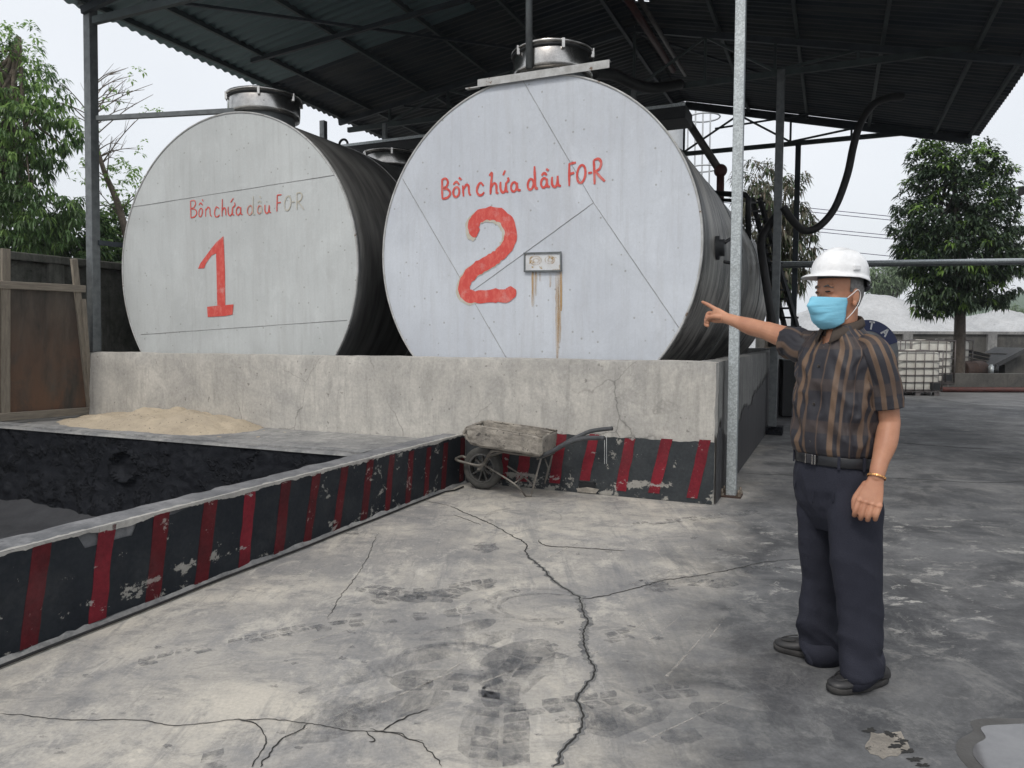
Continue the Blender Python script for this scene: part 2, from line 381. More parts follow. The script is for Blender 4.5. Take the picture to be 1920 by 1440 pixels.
M['cap1'] = tankpaint('tank_end_paint_grey', (.53, .555, .555), (.43, .45, .45), (.39, .395, .39))
M['cap2'] = tankpaint('tank_end_paint_bluegrey', (.55, .585, .635), (.47, .50, .55), (.43, .44, .46))
n = NT('tank_shell_grey'); v = n.mapping((1, 1, 1), YR); v = n.mapping((.6, 4, .6), (0, 0, 0), src=v)
c = n.mix(n.ramp(n.noise(2, 6, .6, vec=v), .35, .65), (.17, .17, .165), (.06, .06, .06)); n.bump(n.noise(20, 4), .15, .004)
M['shell1'] = n.set(c, .5, .35, .5)
n = NT('tank_shell_dirty'); v = n.mapping((1, 1, 1), YR); v = n.mapping((.8, 2.6, .35), src=v); g = n.noise(1.7, 12, .78, .9, v)
c = n.mix(n.ramp(g, .43, .57), (.34, .325, .30), (.06, .057, .053)); c = n.mix(n.ramp(n.noise(.8, 10, .75, .9, n.mapping((1, 1.5, .5), src=n.mapping((1, 1, 1), YR))), .49, .57), c, (.022, .022, .024))
c = n.mix(n.math('MULTIPLY', n.ramp(n.noise(4, 9, .75, vec=v), .56, .64), .6), c, (.42, .41, .38))
n.bump(g, .35, .012); M['shell2'] = n.set(c, .38, .35, .5)
M['weld'] = worn('weld_seam', (.40, .41, .41), (.24, .235, .23), 20, .7)
M['rim'] = worn('tank_rim', (.50, .51, .51), (.33, .33, .32), 9, .6, c3=(.15, .10, .07), t3=.62)
def marker(name, a, b, t, lo=.46):
    n = NT(name); k = n.ramp(n.noise(24, 6, .7, 0, n.mapping((1, 1, .5))), lo, lo + .16); c = n.mix(k, a, b)
    c = n.mix(n.math('MULTIPLY', n.ramp(n.noise(7, 5, .7), .55, .68), .45), c, t); return n.set(c, .6, 0, .3)
M['red'] = marker('red_brush_paint', (.56, .075, .062), (.62, .13, .105), (.60, .36, .33))
M['redfade'] = marker('faded_red_brush_paint', (.50, .13, .10), (.50, .33, .27), (.50, .48, .44), .42)
M['khaki'] = marker('old_khaki_paint', (.44, .41, .33), (.49, .47, .41), (.53, .54, .53), .42)
n = NT('rust_run'); v = n.mapping((16, 16, .7)); k = n.ramp(n.noise(2, 8, .75, vec=v), .42, .62)
n.set(n.mix(n.noise(30, 3), (.52, .34, .12), (.40, .22, .07)), .8); tr = n.n.new('ShaderNodeBsdfTransparent'); mx = n.n.new('ShaderNodeMixShader')
n.link(n.math('MULTIPLY', k, .65), mx.inputs[0]); n.link(tr.outputs[0], mx.inputs[1]); n.link(n.p.outputs[0], mx.inputs[2]); n.link(mx.outputs[0], n.out.inputs[0]); M['rustrun'] = n.m
M['plate'] = worn('name_plate', (.62, .64, .66), (.52, .53, .54), 10, .5, c3=(.36, .26, .12), t3=.60, sc3=18)
M['stainless'] = worn('stainless_steel', (.55, .54, .52), (.36, .35, .34), 5, .22, 1.0, .15, .004, c3=(.08, .07, .06), t3=.66, sc3=9)
M['darksteel'] = worn('dark_blue_steel', (.035, .045, .055), (.022, .028, .035), 4, .55, .2)
M['purlin'] = worn('grey_green_steel', (.06, .08, .08), (.04, .05, .055), 4, .55, .3)
n = NT('roof_sheet'); v = n.mapping((1, 1, 1), YR); X = n.xyz(v)
g = n.noise(1.2, 7, .7, .3, n.mapping((.5, 3, 1), src=v)); c = n.mix(n.ramp(g, .40, .60), (.020, .028, .038), (.055, .060, .062))
M['roof'] = n.set(c, .5, .1, .25)
n = NT('roof_sheet_new'); v = n.mapping((1, 1, 1), YR); g = n.noise(1.2, 7, .7, .3, n.mapping((.5, 3, 1), src=v))
M['roofnew'] = n.set(n.mix(n.ramp(g, .35, .68), (.14, .20, .21), (.10, .15, .16)), .55, .2, .3)
n = NT('galvanised'); vc = n.voro(85, 'F1', None, 'Color'); h = n.xyz(vc)[0]
c = n.mix(n.ramp(h, .2, .9), (.33, .36, .37), (.50, .54, .55)); c = n.mix(n.math('MULTIPLY', n.ramp(n.noise(5, 6, .7), .55, .7), .35), c, (.22, .22, .21))
n.bump(h, .1, .002); M['galv'] = n.set(c, .42, .55, .5)
M['galvdark'] = worn('weathered_galvanised', (.17, .185, .19), (.11, .12, .125), 12, .5, .4)
M['rust'] = worn('rusty_steel', (.085, .05, .038), (.05, .035, .03), 15, .85, .2)
M['boltm'] = worn('bolt_steel', (.22, .2, .17), (.14, .1, .07), 30, .6, .5)
M['redpipe'] = worn('red_pipe_paint', (.095, .030, .026), (.06, .024, .022), 8, .6)
M['greypipe'] = worn('grey_pipe', (.14, .13, .125), (.09, .085, .08), 8, .5, .4)
M['hose'] = worn('black_hose', (.010, .010, .011), (.018, .018, .018), 8, .6)
M['blacksteel'] = worn('black_steel', (.012, .013, .015), (.02, .022, .024), 6, .5, .2)
M['wood'] = None
n = NT('old_timber'); g = n.noise(3, 8, .7, .4, n.mapping((14, 14, 1.2), (0, 0, 0)))
c = n.mix(n.ramp(g, .3, .7), (.30, .265, .215), (.16, .14, .115)); n.bump(g, .5, .006); M['wood'] = n.set(c, .85, 0, .2)
n = NT('old_timber_rail'); v = n.mapping((1, 1, 1), YR); g = n.noise(3, 8, .7, .4, n.mapping((12, 1.2, 14), src=v))
c = n.mix(n.ramp(g, .3, .7), (.31, .275, .225), (.17, .15, .125)); n.bump(g, .5, .006); M['woodh'] = n.set(c, .85, 0, .2)
n = NT('weathered_panel'); g = n.noise(1.8, 8, .7, .3, n.mapping((3, 3, .6)))
c = n.mix(n.ramp(g, .35, .65), (.10, .085, .07), (.045, .04, .036)); X = n.xyz()
wr = n.math('MULTIPLY', n.ramp(n.math('MULTIPLY', X[2], .5), .25, .95, (1, 1, 1), (0, 0, 0)), n.ramp(n.noise(1.5, 8, .7, .4, n.mapping((2, 2, 1))), .36, .56)); c = n.mix(wr, c, (.15, .085, .055))
n.bump(g, .3, .004); M['panel'] = n.set(c, .7, 0, .3)
n = NT('sand'); g = n.noise(25, 8, .8); c = n.mix(n.ramp(n.noise(3, 6, .7), .35, .65), (.50, .425, .32), (.39, .335, .26)); c = n.mix(n.ramp(n.noise(40, 2), .66, .7), c, (.14, .13, .12)); n.bump(g, .8, .02); M['sand'] = n.set(c, .95, 0, .1)
M['mortar'] = worn('dried_mortar', (.36, .33, .285), (.19, .175, .155), 9, .95, 0, 1.0, .02, c3=(.07, .065, .06), t3=.6, sc3=20)
M['tyre'] = worn('tyre_rubber', (.045, .045, .043), (.08, .078, .072), 14, .85)
M['wheelmetal'] = worn('dull_wheel_metal', (.14, .14, .135), (.08, .08, .078), 14, .5, .4)
M['barrowframe'] = worn('barrow_frame_steel', (.22, .205, .18), (.12, .11, .10), 18, .6, .3)
M['grip'] = worn('handle_grip', (.04, .043, .047), (.07, .074, .08), 18, .6)
M['whiteplastic'] = worn('dirty_white_plastic', (.60, .59, .54), (.48, .465, .42), 3, .45, c3=(.26, .24, .19), t3=.66, sc3=5)
M['cage'] = worn('cage_steel', (.16, .15, .15), (.10, .085, .08), 12, .5, .4)
M['gravel'] = worn('pale_gravel', (.52, .53, .54), (.40, .41, .42), .35, .95, 0, 1.0, .3)
M['tin'] = worn('corrugated_tin', (.34, .32, .29), (.20, .185, .17), 4, .6, .3)
M['tindark'] = worn('dark_tin', (.05, .052, .055), (.08, .08, .08), 4, .7, .2)
M['silo'] = worn('silo_paint', (.50, .52, .54), (.42, .44, .46), 1, .5)
M['bark'] = worn('bark', (.10, .085, .07), (.055, .047, .04), 12, .95, 0, .8, .02)
M['barkpale'] = worn('pale_bark', (.20, .165, .13), (.11, .09, .075), 12, .95, 0, .8, .02)
M['teal'] = worn('teal_scrap', (.02, .14, .12), (.015, .09, .08), 10, .6)
M['navy'] = worn('navy_sign', (.018, .028, .085), (.022, .032, .09), 5, .5)
M['signgrey'] = worn('grey_sign', (.20, .215, .23), (.15, .16, .17), 5, .5)
M['signwhite'] = worn('white_lettering', (.62, .64, .66), (.5, .5, .5), 10, .5)
M['purplecable'] = worn('power_cable', (.03, .025, .07), (.05, .04, .1), 2, .6)
M['hill'] = worn('wooded_hill', (.06, .10, .06), (.09, .13, .08), .05, 1)
def leafmat(name, c, tr=.25):
    n = NT(name); c2 = n.mix(n.noise(.9, 3), c, tuple(min(1, x * 1.5) for x in c)); n.set(c2, .5, 0, .4)
    t = n.n.new('ShaderNodeBsdfTranslucent'); n.link(c2, t.inputs[0]); mx = n.n.new('ShaderNodeMixShader'); mx.inputs[0].default_value = tr
    n.link(n.p.outputs[0], mx.inputs[1]); n.link(t.outputs[0], mx.inputs[2]); n.link(mx.outputs[0], n.out.inputs[0]); return n.m
M['leafdark'] = leafmat('mango_leaf_dark', (.022, .042, .020)); M['leafmid'] = leafmat('mango_leaf', (.045, .075, .028)); M['leafnew'] = leafmat('mango_leaf_new', (.13, .22, .045), .4)
M['leafdust'] = leafmat('dusty_leaf', (.085, .085, .055)); M['leafdust2'] = leafmat('dusty_leaf_brown', (.12, .10, .07))
M['euc'] = leafmat('hanging_leaf', (.065, .125, .04), .4); M['eucnew'] = leafmat('hanging_leaf_light', (.19, .30, .09), .5)
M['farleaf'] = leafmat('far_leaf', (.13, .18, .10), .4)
# ================================================================ GROUND
HL, SL, TPIT, HW, SW = 0.482, 2.392, -1.448, 1.231, 7.78   # low wall height / s, pit wall t, bund wall height / left end
PITZ = -0.43
S_ = [-300, SL + .2, 8.65, 300]; T_ = [-300, -9.05, TPIT + .16, 300]
g = MB()
for i in range(3):
    for j in range(3):
        if i == 1 and j == 1: continue
        g.add([W(S_[i], T_[j]), W(S_[i + 1], T_[j]), W(S_[i + 1], T_[j + 1]), W(S_[i], T_[j + 1])], [(0, 1, 2, 3)])
ground = g.build('ground', M['ground'], kind='structure')
g = MB(); nx, ny = 60, 70; vs = []; fs = []
for i in range(nx + 1):
    for j in range(ny + 1):
        s = SL + .2 + (8.7 - SL) * i / nx; t = -9 + (TPIT + 9) * j / ny
        vs.append(W(s, t, PITZ + .05 * nz(s, t, 0, 1.2) + .025 * nz(s, t, 3, 6) + .10 * max(0, 1 - (TPIT - .05 - t) / .35) ** 2))
for i in range(nx):
    for j in range(ny): a = i * (ny + 1) + j; fs.append((a, a + 1, a + ny + 2, a + ny + 1))
g.add(vs, fs, 0, True); g.build('pit_floor', M['ash'], kind='structure')

def rough_box(s0, s1, t0, t1, z0, z1, step=.08, amp=.006, mi=0, mb=None, edge=.006):
    """box in yard axes whose faces are gridded and slightly uneven, arrises worn"""
    mb = mb or MB()
    ns, nt_, nzz = [max(1, int(round((b - a) / step))) for a, b in ((s0, s1), (t0, t1), (z0, z1))]
    def pt(i, j, k):
        s = s0 + (s1 - s0) * i / ns; t = t0 + (t1 - t0) * j / nt_; z = z0 + (z1 - z0) * k / nzz
        p = W(s, t, z); q = p * 1.0
        ex = (i in (0, ns)) + (j in (0, nt_)) + (k == nzz)
        a = amp * nz(q.x, q.y, q.z, 2.3) + amp * .6 * nz(q.x, q.y, q.z + 9, 9)
        off = Vector((0, 0, 0))
        if i == 0: off -= AX
        if i == ns: off += AX
        if j == 0: off -= BX
        if j == nt_: off += BX
        if k == nzz: off.z += 1
        chip = 0
        if ex >= 2: chip = edge * (1 + 2.2 * max(0, nz(q.x, q.y, q.z + 5, 6)))
        return p + off * (a - chip)
    def face(fix, val, n1, n2, f):
        vs = [f(a, b) for a in range(n1 + 1) for b in range(n2 + 1)]; fs = []
        for a in range(n1):
            for b in range(n2): q = a * (n2 + 1) + b; fs.append((q, q + 1, q + n2 + 2, q + n2 + 1))
        mb.add(vs, fs, mi, True)
    face('s', 0, nt_, nzz, lambda a, b: pt(0, a, b)); face('s', 1, nt_, nzz, lambda a, b: pt(ns, a, b))
    face('t', 0, ns, nzz, lambda a, b: pt(a, 0, b)); face('t', 1, ns, nzz, lambda a, b: pt(a, nt_, b))
    face('z', 1, ns, nt_, lambda a, b: pt(a, b, nzz))
    return mb

# ---- low striped wall running toward the camera
LT0 = -5.6
lw = thing('low_wall', W(SL + .13, -2.5), 'long low concrete wall with slanted dark red stripes on black paint, running from the foreground to the tank wall', 'low wall')
mb = rough_box(SL + .006, SL + .26, LT0, -.004, 0, HL, .06, .005, edge=.009)
core = mb.build('wall_body', M['lowtop'], lw)
mb = MB(); ts = np.linspace(LT0, -.01, 150)       # black paint layer on the yard face
A = [W(SL - .001, t, .02 + .012 * nz(t, 0, 0, 3)) for t in ts]
B = [W(SL - .001, t, HL - .012 + .007 * nz(t, 4, 0, 9) - (.07 if -4.05 < t < -3.75 else 0) - (.05 * max(0, nz(t, 8, 0, 3) - .25))) for t in ts]
mb.strip(A, B, -AX, .003); mb.build('black_paint', M['blackpaint'], lw)
stripes = [(165,600,110,1010,75,0),(425,525,385,905,68,1),(645,475,608,820,62,0),(840,425,803,750,54,0),(998,390,972,685,44,1),(1143,345,1112,632,38,0),
 (1265,315,1225,590,32,0),(1378,288,1342,545,29,0),(1480,258,1452,500,26,0),(1567,240,1545,468,21,0),(1645,225,1628,440,20,0),(1715,210,1700,412,18,0),(1782,192,1770,382,18,0),(1850,172,1843,345,16,0)]
mb = MB()
def stripe_poly(mb, pl, tx, ty, bx, by, w, off, ox, oy, sc, plane, zb=None, mi=0, wob=.004):
    f = on_s if plane == 's' else on_t
    L = []; Rr = []
    for k in range(15):
        q = k / 14; x = tx + (bx - tx) * q; y = ty + (by - ty) * q
        u0, z0 = f((x - w / 2) / sc + ox, y / sc + oy, pl); u1, z1 = f((x + w / 2) / sc + ox, y / sc + oy, pl)
        zz = (z0 + z1) / 2; j = wob * nz(u0, q, 0, 4) * 2; j2 = wob * nz(u1, q, 5, 4) * 2
        L.append((u0 + j, zz)); Rr.append((u1 + j2, zz))
    if plane == 's':
        mb.strip([W(off, a, z) for a, z in L], [W(off, a, z) for a, z in Rr], -AX, .002, mi)
    else:
        mb.strip([W(a, off, z) for a, z in L], [W(a, off, z) for a, z in Rr], -BX, .002, mi)
for (tx, ty, bx, by, w, m_) in stripes: stripe_poly(mb, SL, tx, ty, bx, by, w, SL - .0045, 0, 740, 1 / .46875, 's', mi=m_)
# one more stripe nearer than the frame
mb.build('red_stripes', [M['redpaint'], M['redbright']], lw)
mb = MB(); N = 420; ts = np.linspace(LT0, -.02, N)     # chipped pale arris and unpainted patch
A = [W(SL - .0035, t, HL - .008 - .020 * abs(nz(t, 1, 0, 11)) - .035 * max(0, nz(t, 2, 0, 2.5)) - .01 * abs(nz(t, 6, 0, 31))) for t in ts]; B = [W(SL - .0035, t, HL + .001) for t in ts]
mb.strip(A, B, -AX, .003)
A = [W(SL - .004, t, HL + .003) for t in ts]; B = [W(SL + .010 + .045 * abs(nz(t, 7, 0, 10)) + .02 * abs(nz(t, 9, 0, 33)), t, HL + .003) for t in ts]
mb.strip(A, B, Vector((0, 0, 1)), .002)
mb.build('chipped_edge', M['wall'], lw)
mb = MB(); ts = np.linspace(LT0, -.01, 130)            # rough mortar fillet at the foot
def fil(t): return .028 + .02 * nz(t, 0, 0, 4) + .008 * nz(t, 0, 0, 17), .026 + .022 * nz(t, 3, 0, 5) + .012 * nz(t, 3, 0, 19)
A = [W(SL - fil(t)[0], t, .003) for t in ts]; B = [W(SL - .002, t, fil(t)[1]) for t in ts]
mb.strip(A, B, Vector((0, 0, -1)), .002); mb.build('mortar_fillet', M['walltop'], lw)
cb = MB(); cb.tube([W(SL - .058 - .012 * nz(t, 5, 0, 1.4) - (.05 if t > -.5 else 0), t, .012) for t in np.linspace(LT0, -.25, 60)], .007, 6)
tag(cb.build('cable', M['hose']), 'thin black cable lying along the foot of the striped low wall', 'cable')

# ---- pit back wall (black crusted face, concrete top)
pw = thing('pit_wall', W(5.5, TPIT + .12), 'black tar crusted pit wall with a pale concrete top, in front of the sand heap', 'pit wall')
mb = MB(); nx, nk = 190, 44; vs = []; fs = []; s0, s1 = SL + .262, 8.6
for i in range(nx + 1):
    for k in range(nk + 1):
        s = s0 + (s1 - s0) * i / nx; z = PITZ - .05 + (HL - .03 - PITZ + .05) * k / nk
        d = -.02 + .022 * nz(s, z, 0, 2.5) + .03 * max(0, nz(s, z, 4, 7) - .12) + .012 * nz(s, z, 9, 18)
        r2 = ((s - 5.35) / .17) ** 2 + ((z - .17) / .14) ** 2
        if r2 < 1.5: d += .05 * math.exp(-((r2 - 1) / .25) ** 2) - (.05 if r2 < 1 else 0)
        lowz = max(0, (.0 - z)) * .12; d += lowz + .05 * max(0, nz(s, z, 14, 5)) * max(0, min(1, (.1 - z) * 3))
        vs.append(W(s, TPIT - .005 - d, z))
for i in range(nx):
    for k in range(nk): a = i * (nk + 1) + k; fs.append((a, a + 1, a + nk + 2, a + nk + 1))
mb.add(vs, fs, 0, True); mb.build('crusted_face', M['tar'], pw)
mb = rough_box(s0, s1, TPIT + .10, TPIT + .26, PITZ, HL - .004, .08, .006); rough_box(s0, s1, TPIT - .004, TPIT + .096, HL - .035, HL - .005, .08, .005, mb=mb, edge=.012); mb.build('wall_body', M['walltop'], pw)
# inner face of the low wall, pit side, and the other two sides
mb = MB(); vs = []; fs = []; nx = 120
for i in range(nx + 1):
    for k in range(21):
        t = -9 + (TPIT + 9) * i / nx; z = PITZ - .05 + (HL - .02 - PITZ + .05) * k / 20
        vs.append(W(SL + .266 + .03 * max(0, nz(t, z, 4, 7)) + .015 * nz(t, z, 1, 2), t, z))
for i in range(nx):
    for k in range(20): a = i * 21 + k; fs.append((a, a + 1, a + 22, a + 21))
mb.add(vs, fs, 0, True); mb.build('pit_side_face', M['tar'], lw)
mb = MB(); mb.box(W(8.66, -5.2, .02), .12, 7.6, .92, AX, BX); mb.box(W(5.6, -9.07, .02), 6.2, .12, .92, AX, BX)
tag(mb.build('pit_kerb', M['walltop'], bevel=.01), 'concrete kerb closing the far side of the black pit', 'kerb')
# fill behind the pit wall
mb = MB(); mb.box(W((SL + .26 + 8.1) / 2, (TPIT + .26 - .004) / 2, .2), 8.1 - SL - .26, -(TPIT + .264), .42, AX, BX); mb.build('fill_ground', M['walltop'], kind='structure')

# ---- sand heap and the scrap in it
mb = MB(); vs = []; fs = []; nx, ny = 90, 50
for i in range(nx + 1):
    for j in range(ny + 1):
        s = 3.9 + 4.0 * i / nx; t = -1.17 + 1.16 * j / ny
        a = (s - 5.75) / (2.0 if s > 5.75 else .95); b = (t + .3) / .70
        h = .215 * max(0, 1 - math.sqrt(a * a + b * b)) ** .75 * (1 + .5 * nz(s, t, 0, 3.5)) + .02 * nz(s, t, 2, 7) + .01 * nz(s, t, 5, 22) - .008
        e = min(i, nx - i, j) / 3.0
        vs.append(W(s, t, .405 + max(-.01, h) * min(1, e)))
for i in range(nx):
    for j in range(ny): a = i * (ny + 1) + j; fs.append((a, a + 1, a + ny + 2, a + ny + 1))
mb.add(vs, fs, 0, True)
tag(mb.build('sand_heap', M['sand']), 'low heap of yellowish sand against the foot of the tank wall', 'sand heap')
p = at(392, 806, 8.0); mb = MB(); mb.slab([p + Vector((-.03, 0, -.03)), p + Vector((.05, .02, -.03)), p + Vector((.035, .05, .03)), p + Vector((0, .04, .065)), p + Vector((-.02, .02, .03))], Vector((.1, 1, .2)), .008)
tag(mb.build('plastic_scrap', M['teal']), 'small torn green scrap sticking out of the sand heap', 'scrap')
p = at(258, 776, 8.7); mb = MB(); mb.ell(p, .1, .03, .02); tag(mb.build('flat_stone', M['tindark']), 'small dark flat stone on top of the sand heap', 'stone')

# ---- bund wall round the tanks
TB = 9.6
bw = thing('bund_wall', W(3.9, 0), 'pale grey concrete containment wall round the two big tanks', 'wall')
rough_box(0, SW, 0, .2, 0, HW, .085, .007, edge=.008).build('front_wall', M['wall'], bw)
rough_box(0.002, .2, .206, TB, 0, HW - .004, .12, .006).build('side_wall', M['sidewall'], bw)
mb = MB(); mb.box(W(SW - .1, TB / 2 + .1, HW / 2 - .004), .2, TB - .22, HW - .02, AX, BX); mb.box(W(SW / 2, TB + .1, HW / 2), SW, .2, HW, AX, BX)
mb.build('rear_walls', M['sidewall'], bw)
mb = MB(); mb.box(W(SW / 2, TB / 2 + .1, .15), SW - .42, TB - .22, .3, AX, BX); mb.build('bund_floor', M['farwall'], bw)
mb = MB(); ss = np.linspace(.008, SL - .01, 90)        # painted plinth
def ptop(s): return .535 + .014 * nz(s, 0, 0, 5) + .012 * nz(s, 3, 0, 14) + .03 * max(0, s - 1.2) * .3
# drain hole at the foot
hs0 = on_t(820 + 850 / 3.2, 760 + 475 / 3.2, 0)[0]; hs1 = on_t(820 + 955 / 3.2, 760 + 475 / 3.2, 0)[0]
A = [W(s, -.008, (.115 if hs1 < s < hs0 else .004)) for s in ss]; B = [W(s, -.008, ptop(s)) for s in ss]
mb.strip(A, B, -BX, .003); mb.build('black_paint', M['greypaint'], bw)
mb = MB(); hc = (hs0 + hs1) / 2; mb.box(W(hc, -.009, .058), abs(hs0 - hs1), .004, .105, AX, BX); mb.build('drain_hole', M['blacksteel'], bw)
mb = MB(); mb.slab([W(hs0, -.012, .01), W(hs1, -.012, .01), W(hs1 - .03, -.012, .05), W(hc, -.012, .06), W(hs0 + .02, -.012, .04)], -BX, .012); mb.build('drain_rubble', M['mortar'], bw)
mb = MB()
for (tx, ty, bx, by, w) in [(425,195,400,440,40),(530,300,508,455,66),(745,172,705,465,64),(945,172,885,450,60),(1160,198,1102,512,63),(1378,200,1300,525,66),(1610,206,1530,555,66)]:
    stripe_poly(mb, 0, tx, ty, bx, by, w, -.0125, 820, 760, 3.2, 't')
mb.build('red_stripes', M['redbright'], bw)
mb = MB()                                            # two white paint runs and a drip
for x in (1007, 1019):
    a = on_t(820 + x / 3.2, 760 + 180 / 3.2, 0); b = on_t(820 + x / 3.2, 760 + 350 / 3.2, 0)
    mb.strip([W(a[0], -.0125, a[1]), W(b[0], -.0125, b[1])], [W(a[0] + .004, -.0125, a[1]), W(b[0] + .003, -.0125, b[1])], -BX, .002)
mb.build('white_paint_runs', M['signwhite'], bw)
mb = MB(); ts = np.linspace(.004, TB - .3, 260)         # oil black streaks on the side wall
A = [W(-.006, t, .004) for t in ts]
B = [W(-.006, t, (.40 + .09 * min(t, 5.5) + .10 * nz(t, 0, 0, 1.6) + .22 * abs(nz(t, 3, 0, 9)) + .06 * nz(t, 5, 0, 30)) if t > .5 else .62 + .3 * nz(t, 1, 0, 9)) for t in ts]
n = NT('oil_soaked_wall'); v = n.mapping((12, 12, .5)); gg = n.noise(1.6, 7, .7, vec=v); n.set(n.mix(n.ramp(gg, .35, .7), (.018, .018, .022), (.06, .058, .06)), .6, 0, .4); M['oilwall'] = n.m
mb.strip(A, B, AX * -1, .002); mb.build('oil_stain', M['oilwall'], bw)

# ---- cracks, tyre marks, puddle in the yard
def ribbon_ground(mb, pts, w, z, k=5, jit=.012, taper=True):
    P = [on_ground(x, y) for x, y in pts]; C = catmull(P, k); A = []; B = []
    # finer jitter
    D = []
    for i in range(len(C) - 1):
        for q in range(3): D.append(C[i].lerp(C[i + 1], q / 3))
    D.append(C[-1])
    for i, p in enumerate(D):
        d = (D[min(i + 1, len(D) - 1)] - D[max(i - 1, 0)]); d.z = 0
        if d.length < 1e-6: d = Vector((1, 0, 0))
        d.normalize(); nn = Vector((-d.y, d.x, 0)); j = nn * (jit * nz(p.x, p.y, 0, 14) + jit * .7 * nz(p.x, p.y, 2, 40))
        ww = w * (.55 + .9 * abs(nz(p.x, p.y, 7, 11))) * (min(1, (i + 1) / 8, (len(D) - i) / 8) if taper else 1)
        A.append(p + j + nn * ww / 2); B.append(p + j - nn * ww / 2)
    A = [Vector((a.x, a.y, z)) for a in A]; B = [Vector((a.x, a.y, z)) for a in B]
    mb.strip(A, B, Vector((0, 0, 1)), .0008)
def c4(pts): return [(600 + x / 2.1333, 900 + y / 2.1333) for x, y in pts]
def c5(pts): return [(x / 2.4, 1100 + y / 2.4) for x, y in pts]
main = c4([(520,105),(600,140),(690,180),(770,225),(820,255),(828,300),(880,345),(930,400),(1000,450),(1040,480),(1055,540),(1072,570),(1052,615),(1062,670),(1085,730),(1100,778),(1060,825),(1030,885),(1050,940),(1040,990),(1005,1045),(965,1090),(940,1152)])
cr_e = MB(); ribbon_ground(cr_e, main[5:], .035, .0012, jit=.02); ribbon_ground(cr_e, main[8:15], .055, .0011, jit=.03)
cr_e.build('crack_edge', M['crackedge'], kind='structure')
cr = MB(); ribbon_ground(cr, main, .011, .0024)
ribbon_ground(cr, c4([(1045,478),(1120,468),(1200,450),(1290,425),(1380,402),(1500,385),(1620,365),(1720,342),(1810,325),(1920,318)]), .007, .0024)
ribbon_ground(cr, c5([(0,575),(120,582),(260,600),(450,602),(640,603),(760,625),(900,620),(1050,603),(1150,618),(1190,670),(1195,710),(1150,780),(1130,816)]), .0042, .0024, jit=.006)
ribbon_ground(cr, c5([(1050,603),(1240,600),(1380,620),(1500,640),(1640,655),(1720,650),(1800,670),(1900,700)]), .004, .0026, jit=.01)
ribbon_ground(cr, c5([(1640,655),(1680,690),(1660,700)]), .007, .0028); ribbon_ground(cr, c5([(1720,650),(1780,610),(1860,580),(1920,550)]), .007, .0024)
ribbon_ground(cr, c5([(1380,620),(1345,650),(1270,685),(1220,740),(1180,790),(1170,816)]), .006, .0026)
ribbon_ground(cr, c4([(200,1000),(330,1020),(430,1080),(480,1152)]), .006, .0024)
ribbon_ground(cr, c4([(520,105),(460,92),(410,82)]), .005, .0024); ribbon_ground(cr, c4([(535,140),(590,160),(645,182)]), .007, .0025)
ribbon_ground(cr, c4([(230,215),(195,300),(150,380),(80,470),(30,560)]), .004, .0024); 
ribbon_ground(cr, [(1382, 887), (1450, 890), (1530, 892), (1700, 898), (1830, 905), (1920, 903)], .012, .0024, jit=.01)
ribbon_ground(cr, [(1750, 748), (1820, 758), (1850, 760)], .03, .0024); ribbon_ground(cr, [(1680, 830), (1780, 838), (1870, 842)], .03, .0024, jit=.03)
ribbon_ground(cr, c4([(870,240),(900,262),(1000,270),(1100,276),(1220,284)]), .012, .0020)
cr.build('crack', M['crack'], kind='structure')
tm = MB(); rnd = random.Random(5); Z1 = Vector((0, 0, 1))
def tread(p, q, w, pitch=.075, lug=None, alt=True, z=.0016, skew=.4):
    pitch = max(pitch, .07); lug = pitch * .80
    p, q = on_ground(*p), on_ground(*q); d = (q - p); L = d.length; d.normalize(); nn = Vector((-d.y, d.x, 0))
    for side in (-1, 1):
        for i in range(int(L / pitch)):
            if rnd.random() < .18 or nz(i * .5, side, w * 50, 1) > .18: continue
            c = p + d * (i + (.5 if side > 0 and alt else 0)) * pitch; a = nn * side * w * .04; b = nn * side * (w * .5 + rnd.uniform(-.008, .006)); sk = d * skew * w * .3
            j = lambda: Vector((rnd.uniform(-.003, .003), rnd.uniform(-.003, .003), 0))
            tm.slab([c + a + Vector((0, 0, z)), c + a + d * lug + j() + Vector((0, 0, z)), c + (a + b) / 2 + d * lug * 1.15 + sk * .4 + Vector((0, 0, z)), c + b + d * lug + sk + j() + Vector((0, 0, z)), c + b + sk + j() + Vector((0, 0, z))], Z1, .0004)
tread(c4([(330,785)])[0], c4([(610,815)])[0], .16); tread(c4([(1090,900)])[0], c4([(1280,950)])[0], .17); tread(c4([(720,1150)])[0], c4([(728,860)])[0], .20, .07, .045, z=.0021)
tread(c4([(760,790)])[0], c4([(860,660)])[0], .15, z=.0026); tread(c4([(900,700)])[0], c4([(1090,640)])[0], .15); tread(c4([(1130,640)])[0], c4([(1240,610)])[0], .12)
tread(c4([(30,570)])[0], c4([(200,540)])[0], .10); tread(c4([(200,480)])[0], c4([(700,410)])[0], .16, .06, .05); tread(c5([(620,345)])[0], c5([(1640,125)])[0], .10, .075, .05, False)
tread((1385, 1072), (1470, 1060), .1); tread(c4([(150,430)])[0], c4([(560,480)])[0], .14)
tread(c5([(900,800)])[0], c5([(1100,750)])[0], .12, .08, .06, False); tread(c4([(-20, 590)])[0], c4([(640, 520)])[0], .10, .08, .06, False); tread((1180, 985), (1420, 960), .13); tread((980, 1330), (1300, 1290), .12, .08, .06, False)
